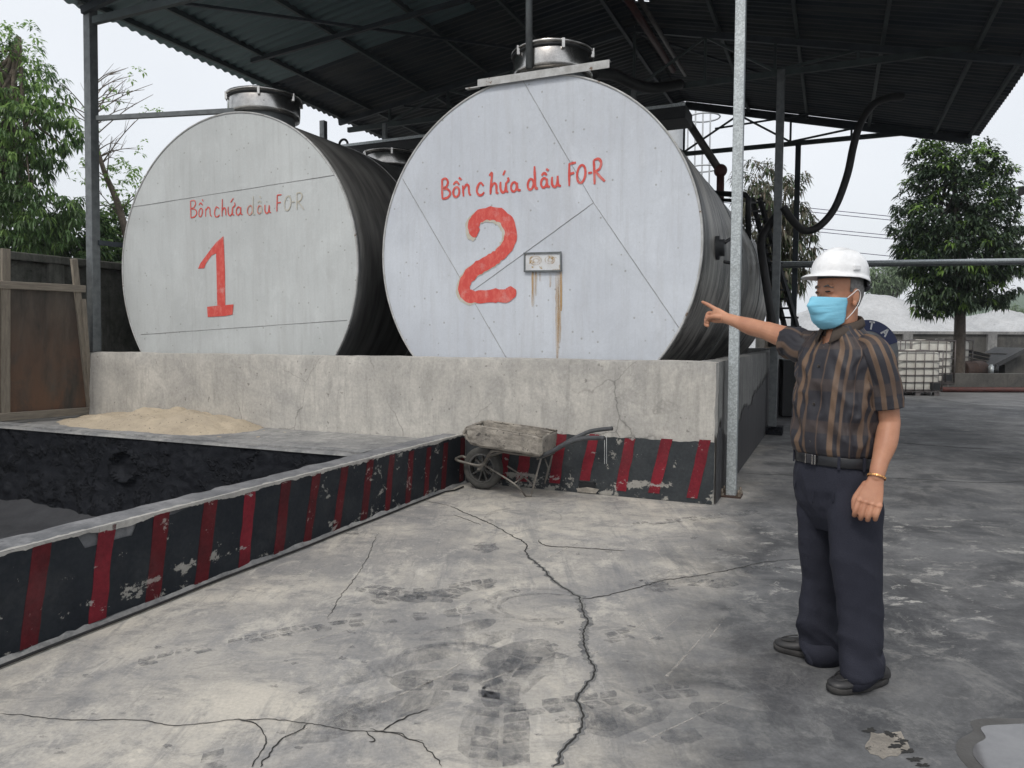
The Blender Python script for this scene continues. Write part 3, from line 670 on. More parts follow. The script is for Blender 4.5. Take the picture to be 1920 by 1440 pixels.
def ring(cx, cy, rx, ry, a0, a1, w, z=.0018, n=40):
    A = []; B = []
    for i in range(n + 1):
        a = R(a0 + (a1 - a0) * i / n); e = min(1, (i + 1) / 6, (n + 1 - i) / 6); k = 1 + .02 * nz(a, 0, 0, 3); ww = w * e * (.6 + .8 * abs(nz(a, cx, 0, 2.5)))
        for S, Lst in ((1, A), (-1, B)):
            q = on_ground(cx + rx * k * math.cos(a), cy + ry * k * math.sin(a)); c0 = on_ground(cx, cy); d = (q - c0); d.normalize(); q = q + d * S * ww / 2; Lst.append(Vector((q.x, q.y, z)))
    tm.strip(A, B, Z1, .0004)
e = c4([(870, 500)])[0]
ring(e[0], e[1], 92, 30, 20, 330, .045); ring(e[0] + 8, e[1] + 3, 80, 24, 60, 300, .03, .002); ring(e[0], e[1] - 8, 86, 26, 130, 260, .05, .0022); ring(e[0] + 10, e[1] - 6, 70, 14, 190, 350, .03)
e = c4([(800, 150)])[0]; ring(e[0], e[1], 62, 17, 100, 260, .06); ring(e[0], e[1], 78, 19, 300, 420, .02)
e = c4([(540, 730)])[0]; ring(e[0], e[1], 110, 36, 180, 350, .04); ring(e[0], e[1] - 4, 100, 30, 190, 340, .05, .002)
def blotch(cx, cy, rx, ry, z=.0019, seed=0, mb=None, amp=.3):
    P = []
    for i in range(26):
        a = 2 * math.pi * i / 26; k = 1 + amp * nz(math.cos(a) * 1.5, math.sin(a) * 1.5, seed, 1.3) * 2
        q = on_ground(cx + rx * k * math.cos(a), cy + ry * k * math.sin(a)); P.append(Vector((q.x, q.y, z)))
    (mb or tm).slab(P, Z1, .0004)
for i, (x, y, a, b) in enumerate([(912,1028,24,9),(650,996,28,7),(1235,1102,26,9),(1275,1382,40,16),(1400,1415,45,14),(1340,1095,40,8),(940,1300,40,25),(1065,1350,22,8)]): blotch(x, y, a, b, seed=i)
rnd = random.Random(11)
for i in range(70):
    x = rnd.uniform(60, 1350); y = rnd.uniform(1000, 1420)
    if on_ground(x, y).dot(AX) - W(0, 0).dot(AX) > SL - .15: continue
    a = rnd.uniform(2, 9); blotch(x, y, a, a * .35, seed=i, z=.0021, amp=.5)
tm.build('tyre_mark', M['mark'], kind='structure')
def smear(pts, w, seed, z=.0014):
    C = catmull([on_ground(x, y) for x, y in pts], 8); A = []; B = []; n_ = len(C)
    for i, p in enumerate(C):
        d = C[min(i + 1, n_ - 1)] - C[max(i - 1, 0)]; d.normalize(); nn = Vector((-d.y, d.x, 0)); e = min(1, (i + 1) / 5, (n_ - i) / 5); ww = w * e * (1 + .5 * nz(p.x, p.y, seed, 3))
        A.append(Vector((p.x, p.y, z)) + nn * ww / 2); B.append(Vector((p.x, p.y, z)) - nn * ww / 2)
    sr_.strip(A, B, Z1, .0003)
sr_ = MB()
smear(c4([(160,440),(400,470),(560,440),(700,400)]), .17, 1); smear(c4([(690,1150),(700,1000),(720,860),(800,720),(900,640)]), .26, 2, .0013); smear(c4([(280,800),(450,800),(640,790),(800,720)]), .18, 3, .0012)
smear(c4([(1060,1000),(1200,960),(1400,900)]), .2, 4); smear(c4([(900,880),(1040,930),(1180,1000)]), .14, 5, .0011); smear(c4([(400,640),(560,600),(700,560)]), .12, 6); smear(c4([(1240,420),(1420,400),(1600,390)]), .16, 7)
smear(c4([(60,980),(300,900),(520,860)]), .22, 8); smear(c5([(1300,700),(1500,600),(1700,520)]), .25, 9); smear(c4([(1480,900),(1700,960),(1900,1000)]), .2, 10); smear([(560,1300),(760,1240),(980,1180)], .14, 11)
sr_.build('tyre_smear', M['smear'], kind='structure')
sm = MB(); rnd = random.Random(3)
for i in range(20):                                  # long pale and dark scrapes
    x = rnd.uniform(300, 1350); y = rnd.uniform(990, 1400); q = on_ground(x, y)
    if (q - W(0, 0)).dot(AX) > SL - .25: continue
    a = R(rnd.uniform(35, 60)); d = Vector((math.cos(a), math.sin(a), 0)); nn = Vector((-d.y, d.x, 0)); L = rnd.uniform(.2, .8); w = rnd.uniform(.003, .008)
    if (q + d * L - W(0, 0)).dot(AX) > SL - .2: continue
    sm.slab([Vector((0, 0, .002)) + q - nn * w, q + d * L + Vector((0, 0, .002)), Vector((0, 0, .002)) + q + nn * w], Z1, .0003)
sm.build('scrape_mark', M['scrape'], kind='structure')
pd = MB(); P = [on_ground(*c) for c in catmull([Vector((x, y, 0)) for x, y in [(1840,1365),(1880,1360),(1960,1362),(2050,1400),(2050,1500),(1950,1500),(1880,1470),(1830,1425),(1826,1400),(1848,1385)]], 5, True) for c in [(c.x, c.y)]]
pd.slab([Vector((p.x, p.y, .0015)) for p in P], Z1, .0015); pd.build('puddle', M['puddle'], kind='structure')
P2 = [p + (p - on_ground(1930, 1430)).normalized() * .05 for p in P]; pd = MB(); pd.slab([Vector((p.x, p.y, .0006)) for p in P2], Z1, .0006); pd.build('wet_edge', M['wetedge'], kind='structure')
ph = MB(); blotch(1660, 1398, 42, 26, .0012, 3, ph, .3); ph.build('rough_patch', M['mortar'], kind='structure')
ph = MB()
for i, (x, y) in enumerate([(1632,1370),(1668,1378),(1690,1392),(1702,1410),(1715,1425),(1730,1436),(1680,1400)]): blotch(x, y, 11, 4, .0026, i + 20, ph, .6)
ph.build('rough_patch_chips', M['crack'], kind='structure')

# ================================================================ TANKS
def stroke(mb, pts, w, plane_t, conv, mi=0, closed=False, th=.0006, k=5, taper=.75):
    P = []
    for x, y in pts:
        px, py = conv(x, y); s, z = on_t(px, py, plane_t); P.append(Vector((s, z, 0)))
    C = catmull(P, k, closed); A = []; B = []; n = len(C)
    for i, p in enumerate(C):
        if closed: d = C[(i + 1) % (n - 1)] - C[(i - 1) % (n - 1)]
        else: d = C[min(i + 1, n - 1)] - C[max(i - 1, 0)]
        if d.length < 1e-7: d = Vector((1, 0, 0))
        d.normalize(); nn = Vector((-d.y, d.x, 0)); e = 1 if closed else min(1, taper + (1 - taper) * min(i, n - 1 - i) / 3)
        ww = w * e * (1 + .22 * nz(p.x, p.y, 3, 22) + .14 * nz(p.x, p.y, 9, 60))
        A.append(p + nn * ww / 2); B.append(p - nn * ww / 2)
    mb.strip([W(a.x, plane_t, a.y) for a in A], [W(a.x, plane_t, a.y) for a in B], -BX, th, mi)
def ellp(cx, cy, rx, ry, tilt=0, n=10):
    return [(cx + rx * math.cos(a) * math.cos(tilt) - ry * math.sin(a) * math.sin(tilt), cy + rx * math.cos(a) * math.sin(tilt) + ry * math.sin(a) * math.cos(tilt)) for a in [2 * math.pi * i / n for i in range(n)]]
def tank(s, z, Rr, t0, t1, label, capm, shellm):
    t = thing('storage_tank', W(s, (t0 + t1) / 2, z - Rr), label, 'tank')
    mb = MB(); n = 128
    def ringp(tt, r): return [W(s + r * math.cos(2 * math.pi * k / n), tt, z + r * math.sin(2 * math.pi * k / n)) for k in range(n)]
    def wav(k, tt, r):
        a = 2 * math.pi * k / n
        return W(s + r * math.cos(a), tt, z + r * math.sin(a))
    tts = list(np.linspace(t0 + .012, t1, 40)); mb.rings([[wav(k, tt, Rr - .006 + .006 * nz(math.cos(2 * math.pi * k / n) * 2, tt, math.sin(2 * math.pi * k / n) * 2)) for k in range(n)] for tt in tts])
    mb.build('shell', shellm, t)
    mb = MB(); rr = [0.001] + list(np.linspace(.1, Rr - .012, 26)); vs = []; fs = []
    for r in rr:
        for k in range(n):
            a = 2 * math.pi * k / n; p = (r * math.cos(a), r * math.sin(a)); e = min(1, (Rr - r) / .15)
            bz = e * (.003 * nz(p[0], p[1], s, 1.2) + .001 * nz(p[0], p[1], s, 5))
            vs.append(W(s + p[0], t0 + bz, z + p[1]))
    for i in range(len(rr) - 1):
        for k in range(n): fs.append((i * n + k, i * n + (k + 1) % n, (i + 1) * n + (k + 1) % n, (i + 1) * n + k))
    mb.add(vs, fs, 0, True); mb.build('end_plate', capm, t)
    mb = MB(); prof = [(-.004, Rr - .014), (-.012, Rr - .006), (-.008, Rr + .005), (.02, Rr + .006), (.03, Rr - .004)]
    mb.lathe(W(s, t0, z), BX, [(h, r) for h, r in prof], n); mb.build('rim', M['rim'], t)
    mb = MB()
    for tt in (np.arange(t0 + 1.5, t1, 1.5) if shellm is M['shell1'] else (t0 + 2.9, t0 + 5.6)): mb.lathe(W(s, tt, z), BX, [(-.010, Rr - .004), (-.006, Rr + .004), (.006, Rr + .004), (.010, Rr - .004)], 96)
    mb.build('hoop_weld', M['weld'] if shellm is M['shell1'] else M['galvdark'], t)
    for tt in (t0 + .9, (t0 + t1) / 2, t1 - .9):
        mb = MB()
        pts = [W(s + Rr * .72 * q, tt - .15, .295) for q in (-1, 1)]
        A = [(s - Rr * .75, .295), (s + Rr * .75, .295)] + [(s + (Rr + .01) * math.cos(a), z + (Rr + .01) * math.sin(a)) for a in np.linspace(R(-48), R(-132), 14)]
        mb.slab([W(a, tt - .15, b) for a, b in A], BX, .3); mb.build('saddle', M['farwall'], t)
    return t
def manhole(par, s, t, ztop, rad=.43):
    root = MB(); c = W(s, t, ztop - .12)
    root.lathe(c, Z1, [(0, rad * .86), (.16, rad * .86)], 40); neck = root.build('manhole_neck', M['galvdark'], par)
    m = MB(); m.lathe(W(s, t, ztop + .03), Z1, [(0, rad * .84), (0, rad), (.05, rad + .006), (.24, rad + .006), (.25, rad)], 48); m.build('manhole_drum', M['stainless'], neck)
    m = MB(); m.lathe(W(s, t, ztop + .285), Z1, [(-.018, rad), (-.018, rad + .028), (.012, rad + .028), (.03, rad - .02), (.055, rad * .5), (.065, .04), (.10, .03), (.105, .001)], 48)
    m.tube([W(s - .06, t, ztop + .34), W(s - .05, t, ztop + .39), W(s + .05, t, ztop + .39), W(s + .06, t, ztop + .34)], .01, 6)
    for a in (0.3, 1.5, 2.6, 3.7, 4.9, 5.9):
        q = W(s, t, ztop + .25) + Vector((math.cos(a), math.sin(a), 0)) * (rad + .02); m.box(q, .03, .03, .09)
    m.build('manhole_lid', M['stainless'], neck)
    m = MB(); m.lathe(W(s, t, ztop + .255), Z1, [(-.02, rad + .006), (-.02, rad + .02), (.0, rad + .02), (.0, rad + .006)], 48); m.build('gasket_ring', M['blacksteel'], neck)
T1S, T1Z, T1R, T1T = 5.7337, 2.2319, 1.8251, .379
T2S, T2Z, T2R, T2T = 1.8871, 2.2804, 1.6862, .367
tk1 = tank(T1S, T1Z, T1R, T1T, 8.0, 'left storage tank, grey end painted with a red number 1 and red lettering', M['cap1'], M['shell1'])
tk2 = tank(T2S, T2Z, T2R, T2T, 8.0, 'right storage tank, bluish white end painted with a red number 2, dirty dark flank', M['cap2'], M['shell2'])
manhole(tk1, T1S, T1T + .62, T1Z + T1R + .06); manhole(tk1, T1S, 3.9, T1Z + T1R + .02, .42)
manhole(tk2, T2S, T2T + .66, T2Z + T2R + .13, .41); manhole(tk2, T2S, 6.5, T2Z + T2R, .41)
# seams
def seam(par, segs, conv, t):
    mb = MB()
    for (a, b) in segs:
        s0, z0 = on_t(*conv(*a), t); s1, z1 = on_t(*conv(*b), t); N = 30
        mb.tube([W(s0 + (s1 - s0) * i / N + .003 * nz(i, 0, 0, .7), t - .003 + .001 * nz(i, 3, 0, .9), z0 + (z1 - z0) * i / N + .004 * nz(i, 5, 0, .6)) for i in range(N + 1)], .0027, 6)
    mb.build('weld_seam', M['weld'], par)
idc = lambda x, y: (x, y)
k1 = lambda x, y: (220 + x / 2.769, 160 + y / 2.769)
k2 = lambda x, y: (700 + x / 2.483, 120 + y / 2.483)
seam(tk1, [((248, 388), (628, 328)), ((265, 627), (651, 600))], idc, T1T)
seam(tk2, [((980, 150), (1113, 380)), ((1113, 380), (1275, 617)), ((1113, 380), (885, 546)), ((755, 335), (952, 675))], idc, T2T)
# lettering (hand painted strokes)
L1 = [('red', [(380,600),(381,645),(382,688)]), ('red', [(380,601),(399,598),(406,615),(396,634),(382,640),(404,645),(412,665),(400,682),(382,688)]),
 ('red', [(423,622),(432,611),(442,622)]), ('red', [(440,592),(446,602)]),
 ('red', [(458,640),(458,682)]), ('red', [(458,652),(470,633),(480,642),(482,670),(489,681)]), ('red', [(528,640),(514,632),(505,655),(508,680),(520,682),(530,672)]),
 ('red', [(545,590),(543,680)]), ('red', [(543,655),(553,636),(561,644),(563,675)]), ('red', [(575,630),(575,660),(583,676),(594,666),(598,632)]), ('red', [(598,632),(598,666),(606,674)]), ('red', [(598,634),(610,622),(608,608)]), ('red', [(588,608),(602,586)]),
 ('red', [(641,632),(641,664),(649,671)]), ('khaki', [(705,575),(704,662),(714,668)]), ('khaki', [(749,632),(749,662)]), ('khaki', [(728,610),(738,600),(748,610)]), ('khaki', [(738,575),(746,586)]),
 ('red', [(766,620),(766,650),(774,664),(785,654),(788,622)]), ('red', [(788,622),(789,654),(797,661)]),
 ('red', [(830,570),(829,612),(828,655)]), ('red', [(830,570),(852,568)]), ('red', [(830,611),(848,607)]), ('khaki', [(905,606),(920,604)]), ('khaki', [(932,560),(932,645)]), ('khaki', [(930,561),(948,557),(959,572),(950,597),(933,604)]), ('khaki', [(936,604),(952,622),(969,645)])]
E1 = [('red', (432,660,9,22)), ('red', (628,652,11,21)), ('redfade', (688,648,13,24)), ('redfade', (738,645,10,21)), ('khaki', (884,612,16,38))]
L2 = [('red', [(320,537),(320,580),(321,627)]), ('red', [(318,540),(336,533),(347,548),(340,570),(323,579),(346,583),(358,602),(346,621),(321,628)]),
 ('red', [(372,562),(386,548),(400,562)]), ('red', [(398,528),(410,540)]), ('red', [(416,565),(420,617)]), ('red', [(420,585),(432,563),(443,568),(446,600),(453,612)]),
 ('red', [(513,568),(500,553),(487,567),(482,592),(492,610),(506,608),(516,596)]), ('red', [(540,520),(552,508),(548,560),(545,607)]), ('red', [(546,578),(560,556),(572,563),(574,598),(583,600)]),
 ('red', [(592,548),(592,580),(601,597),(613,590),(618,552)]), ('red', [(618,552),(619,588),(628,596)]), ('red', [(618,554),(629,542),(626,528)]), ('red', [(604,518),(614,495)]), ('red', [(669,552),(671,583),(686,588)]),
 ('red', [(750,476),(752,530),(755,575),(766,578)]), ('red', [(808,533),(810,566),(822,571)]), ('red', [(783,520),(795,507),(808,518)]), ('red', [(805,487),(816,497)]),
 ('red', [(832,525),(832,558),(843,572),(855,560),(858,520)]), ('red', [(858,520),(860,560),(873,568)]), ('red', [(912,463),(912,515),(912,568)]), ('red', [(910,466),(943,458)]), ('red', [(912,513),(936,506)]),
 ('red', [(1000,508),(1019,505)]), ('red', [(1026,448),(1029,505),(1030,560)]), ('red', [(1026,448),(1048,441),(1061,460),(1052,488),(1030,501)]), ('red', [(1035,501),(1056,525),(1078,546)])]
E2 = [('red', (386,596,14,23)), ('red', (654,572,13,22)), ('red', (732,560,13,25)), ('red', (794,553,13,22)), ('red', (968,512,19,42))]
def letter(par, L, E, conv, t, w, cuts):
    ms = [M['red'], M['redfade'], M['khaki']]; ix = {'red': 0, 'redfade': 1, 'khaki': 2}; tt = t - .0045; n = 0
    words = [MB() for _ in range(len(cuts) + 1)]
    def wd(x): return words[sum(x > c for c in cuts)]
    for c, p in L: stroke(wd(sum(q[0] for q in p) / len(p)), p, w * (1 if c == 'red' else .9), tt - .0003 * (n % 4), conv, ix[c]); n += 1
    for c, (x, y, a, b) in E: stroke(wd(x), ellp(x, y, a, b, .12), w * .95, tt - .0003 * (n % 4), conv, ix[c], True); n += 1
    for m in words: m.build('painted_word', ms, par)
letter(tk1, L1, E1, k1, T1T, .0155, (495, 655, 806)); letter(tk2, L2, E2, k2, T2T, .024, (465, 700, 888))
two = [(488,788),(470,775),(468,745),(490,712),(535,696),(585,702),(622,733),(640,785),(628,840),(590,885),(540,920),(480,955),(436,1000),(422,1045),(440,1078),(500,1084),(570,1078),(625,1078),(652,1042)]
mb = MB(); stroke(mb, [(x - 10, y + 8) for x, y in two[:-3]], .142, T2T - .0045, k2, 0, th=.0005, taper=.6); stroke(mb, [(470, 770), (452, 790), (470, 820)], .06, T2T - .0047, k2, th=.0005); mb.build('old_number_outline', M['khaki'], tk2)
mb = MB(); stroke(mb, two, .132, T2T - .0056, k2, 0, th=.0006, taper=.55); mb.build('painted_number', M['red'], tk2)
one = [[(552,783),(557,880),(560,960),(562,1142),(520,1142),(517,1000),(514,872),(534,820)], [(552,783),(536,828),(514,872),(490,885),(462,925),(452,950),(421,952),(432,925),(480,860),(515,815)], [(468,1150),(520,1144),(562,1141),(605,1137),(602,1165),(600,1190),(560,1198),(471,1203)]]
mb = MB()
for i, P in enumerate(one): mb.slab([W(on_t(*k1(x, y), T1T)[0], T1T - .0045 - .0006 * i, on_t(*k1(x, y), T1T)[1]) for x, y in P], -BX, .0005)
mb.build('painted_number', M['red'], tk1)
# name plate on tank 2
pts = [on_t(*k2(x, y), T2T) for x, y in [(708, 882), (875, 878), (877, 963), (708, 965)]]
mb = MB(); mb.slab([W(s, T2T - .009, z) for s, z in pts], -BX, .006); npl = mb.build('name_plate', M['plate'], tk2)
mb = MB(); P = [W(s, T2T - .02, z) for s, z in pts]
for i in range(4): mb.beam(P[i] + (P[i] - P[(i + 1) % 4]).normalized() * .009, P[(i + 1) % 4], .014, .016, BX)
mb.build('plate_frame', M['galvdark'], npl)
mb = MB(); blob = [(755, 915, 26, 20), (822, 912, 22, 18)]
for x, y, a, b in blob:
    stroke(mb, ellp(x, y, a, b), .012, T2T - .0165, k2, 0, True); stroke(mb, ellp(x + 3, y, a * .5, b * .5), .016, T2T - .0172, k2, 0, True)
stroke(mb, [(835,960),(873,958)], .02, T2T - .0168, k2); stroke(mb, [(866,935),(873,958)], .02, T2T - .0175, k2)
mb.build('rust_bloom', M['rustrun'], npl)
mb = MB()
for x, w, y1 in [(742,.03,1130),(757,.025,1080),(775,.02,1010),(822,.022,1040),(856,.04,1372),(866,.03,1300),(874,.02,1150)]:
    stroke(mb, [(x, 967), (x + 1, (967 + y1) / 2), (x, y1)], w, T2T - .0045 - .0002 * (x % 5), k2, 0, k=8, taper=.6)
mb.build('rust_runs', M['rustrun'], tk2)
# flat bar on tank 2, edge brackets
zb = 4.08
s0, za = on_t(893, 151, .30); s1, zc = on_t(1141, 121, .30); zb = (za + zc) / 2
mb = MB(); mb.beam(W(s0, .33, zb), W(s1, .33, zb), .006, .075); mb.beam(W(s0, .36, zb + .035), W(s1, .36, zb + .035), .06, .006); mb.box(W(s0 + .07, .36, zb - .03), .14, .05, .012, AX, BX)
tag(mb.build('angle_bar', M['rim'], bevel=.002), 'pale flat angle bar lying across the top of tank 2', 'metal bar')
mb = MB(); pb = W((s0 + s1) / 2 + .15, .40, zb + .04); pb = at(992, 128, W(s0, .4).y); mb.tube([pb, Vector((pb.x - .01, pb.y, 6.05))], .034, 12)
tag(mb.build('support_pole', M['galvdark']), 'thin steel pole rising from the top of tank 2 to the roof', 'pole')

# ================================================================ SHED
shed = thing('open_shed', W(2.3, 4.5), 'open steel shed with a dark corrugated gable roof over the tanks', 'shed')
RS, RZ, EL, ELZ, ER, ERZ, TF, TR = 2.09, 6.38, 7.714, 5.563, -3.093, 5.141, -.75, 9.5
def roofz(s): return RZ - (RZ - ELZ) * (s - RS) / (EL - RS) if s > RS else RZ - (RZ - ERZ) * (RS - s) / (RS - ER)
rnd = random.Random(2); per = .15; K = 8
def sheet(sa, sb, ta, tb, hole=0, dz=0):
    mb = MB(); nt_ = int((tb - ta) / per * K); ns = max(2, int(abs(sb - sa) / .2)); vs = []; fs = []
    for i in range(nt_ + 1):
        t = ta + (tb - ta) * i / nt_
        for j in range(ns + 1):
            s = sa + (sb - sa) * j / ns
            vs.append(W(s, t, roofz(s) + .014 * math.sin(2 * math.pi * t / per) + dz + .01 * nz(s, t, 0, .8)))
    for i in range(nt_):
        for j in range(ns):
            if rnd.random() < hole: continue
            a = i * (ns + 1) + j; fs.append((a, a + 1, a + ns + 2, a + ns + 1))
    mb.add(vs, fs, 0, True); return mb
def rsheet(mb, name, mat):
    o = mb.build(name, mat, shed); m = o.modifiers.new('thickness', 'SOLIDIFY'); m.thickness = .002; m.offset = 1; return o
rsheet(sheet(RS, EL + .12, TF, TR, .0003), 'roof_sheet', M['roof']); rsheet(sheet(RS, ER - .12, TF, TR, .0003), 'roof_sheet', M['roof'])
rsheet(sheet(3.9, EL + .14, TF, 3.3, 0, -.024), 'newer_roof_sheet', M['roofnew'])
mb = MB()
for s in (7.0, 5.82, 4.64, 3.5, 2.3, .8, -.3, -1.4, -2.5, -3.05, 7.62):
    z = roofz(s) - .055; mb.beam(W(s, TF + .02, z), W(s, TR - .02, z), .045, .07)
mb.build('purlins', M['purlin'], shed)
ZC = 5.28
def truss(t, zc=ZC, webs=(6.6, 5.4, 4.2, 3.1, 2.09, 1.0, 0, -1.1, -2.0)):
    mb = MB(); o = .13
    mb.beam(W(EL, t, roofz(EL) - o), W(RS, t, roofz(RS) - o), .06, .09); mb.beam(W(ER, t, roofz(ER) - o), W(RS, t, roofz(RS) - o), .06, .09)
    tc = mb.build('truss', M['darksteel'], shed)
    m = MB(); m.beam(W(EL - .2, t, zc), W(-2.75, t, zc), .06, .085); m.build('bottom_chord', M['purlin'], tc)
    m = MB(); prev = None
    for i, s in enumerate(webs):
        a = W(s, t, zc + .04); b = W(s, t, roofz(s) - o - .03); m.beam(a, b, .04, .04, BX)
        if i + 1 < len(webs):
            s2 = webs[i + 1]
            if i % 2 == 0: m.beam(a, W(s2, t, roofz(s2) - o - .03), .035, .035, BX)
            else: m.beam(b, W(s2, t, zc + .04), .035, .035, BX)
    m.build('web_bars', M['purlin'], tc)
truss(.05); truss(5.21); truss(9.42)
mb = MB(); mb.beam(W(EL, 9.46, roofz(EL) - .07), W(RS, 9.46, roofz(RS) - .07), .03, .12); mb.beam(W(ER, 9.46, roofz(ER) - .07), W(RS, 9.46, roofz(RS) - .07), .03, .12); mb.build('rear_fascia', M['darksteel'], shed)
mb = MB()                                               # wind bracing and tie rods under the roof
mb.beam(W(6.9, .1, roofz(6.9) - .2), W(3.3, 5.1, roofz(3.3) - .2), .035, .035); mb.beam(W(6.3, 5.2, roofz(6.3) - .2), W(3.0, 9.4, roofz(3) - .2), .035, .035)
mb.beam(W(RS + .3, 2.4, 5.9), W(EL - .5, 2.4, 5.55), .05, .06); mb.beam(W(RS - .1, 5.25, RZ - .22), W(-1.5, 9.35, ZC + .45), .03, .03)
mb.tube([W(1.4, 9.0, 5.62), W(-1.2, 9.0, 5.75)], .02, 6)
mb.build('bracing', M['darksteel'], shed)
mb = MB(); mb.beam(W(RS + .12, TF, RZ - .22), W(RS + .12, TR, RZ - .22), .05, .06); mb.build('ridge_beam', M['darksteel'], shed)
def post(px0, py0, D0, z1, w, mat, leanx=0, plate=True, h=None):
    """square tube with base plate and bolts"""
    b = on_ground(px0, py0) if D0 is None else at(px0, py0, D0)
    m = MB(); top = Vector((b.x + leanx, b.y, z1)); m.box((b + top) / 2, w, w, (top - b).length, AX, BX, (top - b).normalized())
    o = m.build('post', mat, shed, bevel=.006)
    if plate:
        m = MB(); m.box(b + Z1 * .008, w * 2.1, w * 2.1, .014, AX, BX); pl = m.build('base_plate', M['rust'], o)
        for i in (-1, 1):
            for j in (-1, 1):
                m = MB(); q = b + AX * i * w * .82 + BX * j * w * .82; m.tube([q + Z1 * .015, q + Z1 * .075], .010, 8); m.lathe(q, Z1, [(.016, .001), (.016, .021), (.036, .021), (.036, .001)], 6, smooth=False); m.build('bolt', M['boltm'], pl)
    return b
p1 = post(1371, 930, None, 5.75, .088, M['galv'], -.012)
p2 = W(-.09, 5.21); m = MB(); m.box(p2 + Z1 * 2.66, .11, .11, 5.32, AX, BX); po = m.build('post', M['galvdark'], shed, bevel=.006)
m = MB(); m.box(p2 + Z1 * .06, .3, .26, .12, AX, BX); m.build('post_footing', M['tar'], po)
p3 = W(-.15, 9.42); m = MB(); m.box(p3 + Z1 * 2.64, .10, .10, 5.27, AX, BX); m.build('post', M['darksteel'], shed)
pL = W(SW - .06, .10); m = MB(); pB = at(177, 655, pL.y); top = at(169, 10, pL.y); m.beam(Vector((pB.x, pB.y, HW)), top, .115, .115, BX); po = m.build('post', M['galvdark'], shed, bevel=.006)
m = MB(); m.box(top + Z1 * .05, .24, .16, .12, AX, BX); m.build('post_cap', M['galvdark'], po)
m = MB(); a = at(182, 222, pL.y); b_ = at(452, 207, W(T1S, T1T + .25).y); m.beam(a, b_, .05, .055); m.box(b_ + Z1 * -.02, .05, .05, .09); m.build('side_strut', M['galvdark'], shed)
m = MB(); a = at(184, 455, pL.y); m.beam(a, a + BX * 1.6 + AX * -.35, .04, .06); m.build('side_strut', M['darksteel'], shed)
for t_ in (4.9, 9.4):
    m = MB(); q = W(SW + .06, t_); m.box(q + Z1 * 2.7, .1, .1, 5.4, AX, BX); m.build('post', M['galvdark'], shed)
for t_ in (.0, 5.2, 9.4):
    m = MB(); q = W(-2.9, t_); 
# ================================================================ PLATFORM, PIPES, HOSE
wk = thing('walkway', W(4.4, 5.0, 4.9), 'dark steel walkway beam crossing above both tanks under the roof', 'walkway')
s0, za = on_t(628, 268, 4.75); s1, zb_ = on_t(1285, 196, 4.75); zt = zb_ * .5 + on_t(750, 258, 4.75)[1] * .5
mb = MB(); mb.box(W((s0 + s1) / 2, 5.05, zt - .10), s0 - s1, .60, .20, AX, BX); mb.build('deck_beam', M['blacksteel'], wk, bevel=.01)
mb = MB(); mb.box(W((s0 + s1) / 2, 4.735, zt - .01), s0 - s1, .02, .045, AX, BX); mb.build('edge_angle', M['galv'], wk)
for s in (s0 - 1.0, s1 + .8): mb = MB(); mb.box(W(s, 4.85, zt + .16), .07, .07, .32, AX, BX); mb.build('bracket', M['galvdark'], wk)
mb = MB(); c = W(s0 - .15, 4.8, zt + .03); mb.tube([c + AX * .09 * math.cos(a) + Z1 * .09 * math.sin(a) for a in np.linspace(0, math.pi, 10)], .022, 8); mb.build('lifting_eye', M['blacksteel'], wk)
def pipe(name, pts, r, mat, label, cat='pipe', k=1, parent=None, n=10):
    m = MB(); m.tube(catmull(pts, k) if k > 1 else pts, r, n); o = m.build(name, mat, parent)
    return tag(o, label, cat) if parent is None else o
hose = [at(1692,181,11.3), at(1665,184,11.2), at(1635,198,11.1), at(1612,235,11), at(1600,275,11), at(1588,330,11), at(1565,390,11), at(1535,425,11), at(1507,432,11), at(1485,412,10.9), at(1468,388,10.9)]
pipe('hose', hose, .055, M['hose'], 'thick black rubber hose hanging in a loop from the roof on the right', 'hose', 6)
pipe('hose', [at(1466,392,11.1), at(1450,412,11.1), at(1436,432,11), at(1427,455,10.9), at(1432,500,10.7), at(1441,560,10.6), at(1447,600,10.5), at(1448,650,10.5)], .06, M['hose'], 'black hose running down beside the rear steel post behind tank 2', 'hose', 6)
pipe('hose', [at(1110,136,9.0), at(1150,140,9.6), at(1190,158,10.2), at(1230,165,10.8), at(1275,158,11.4)], .075, M['hose'], 'black suction hose leaving the top of tank 2 under the roof', 'hose', 6)
rp = thing('riser_pipe', at(1350, 362, 12.5), 'sloping grey pipe with a red elbow behind tank 2', 'pipe')
pipe('sloping_pipe', [at(1280,213,12.8), at(1347,316,12.5)], .065, M['greypipe'], '', parent=rp)
m = MB(); m.ell(at(1351,320,12.5), .11, .11, .11); m.build('elbow', M['redpipe'], rp)
pipe('vertical_pipe', [at(1351,322,12.5), at(1350,400,12.5)], .065, M['redpipe'], '', parent=rp)
pipe('pipe', [at(1140,-60,9.4), at(1262,132,13.4)], .05, M['redpipe'], 'dull red pipe slung under the roof ridge above tank 2')
pipe('pipe', [at(1165,-60,9.6), at(1285,140,13.5)], .035, M['greypipe'], 'thin grey conduit slung beside the red pipe under the ridge')
rl = thing('guard_rail', at(1400, 440, 12.0), 'black tube guard rail on the far top of tank 2', 'railing')
pipe('rail', [at(1340,362,12.3), at(1398,366,11.8), at(1403,372,11.8), at(1403,450,11.8)], .045, M['blacksteel'], '', parent=rl)
pipe('rail', [at(1340,374,12.5), at(1372,376,12.2)], .03, M['blacksteel'], '', parent=rl)
ld = thing('steep_ladder', at(1460, 640, 12.4), 'steep black ladder leaning behind tank 2 near the rear posts', 'ladder')
A_, B_ = at(1410,372,12.6), at(1424,372,12.3); A2, B2 = at(1478,640,11.6), at(1502,640,11.3)
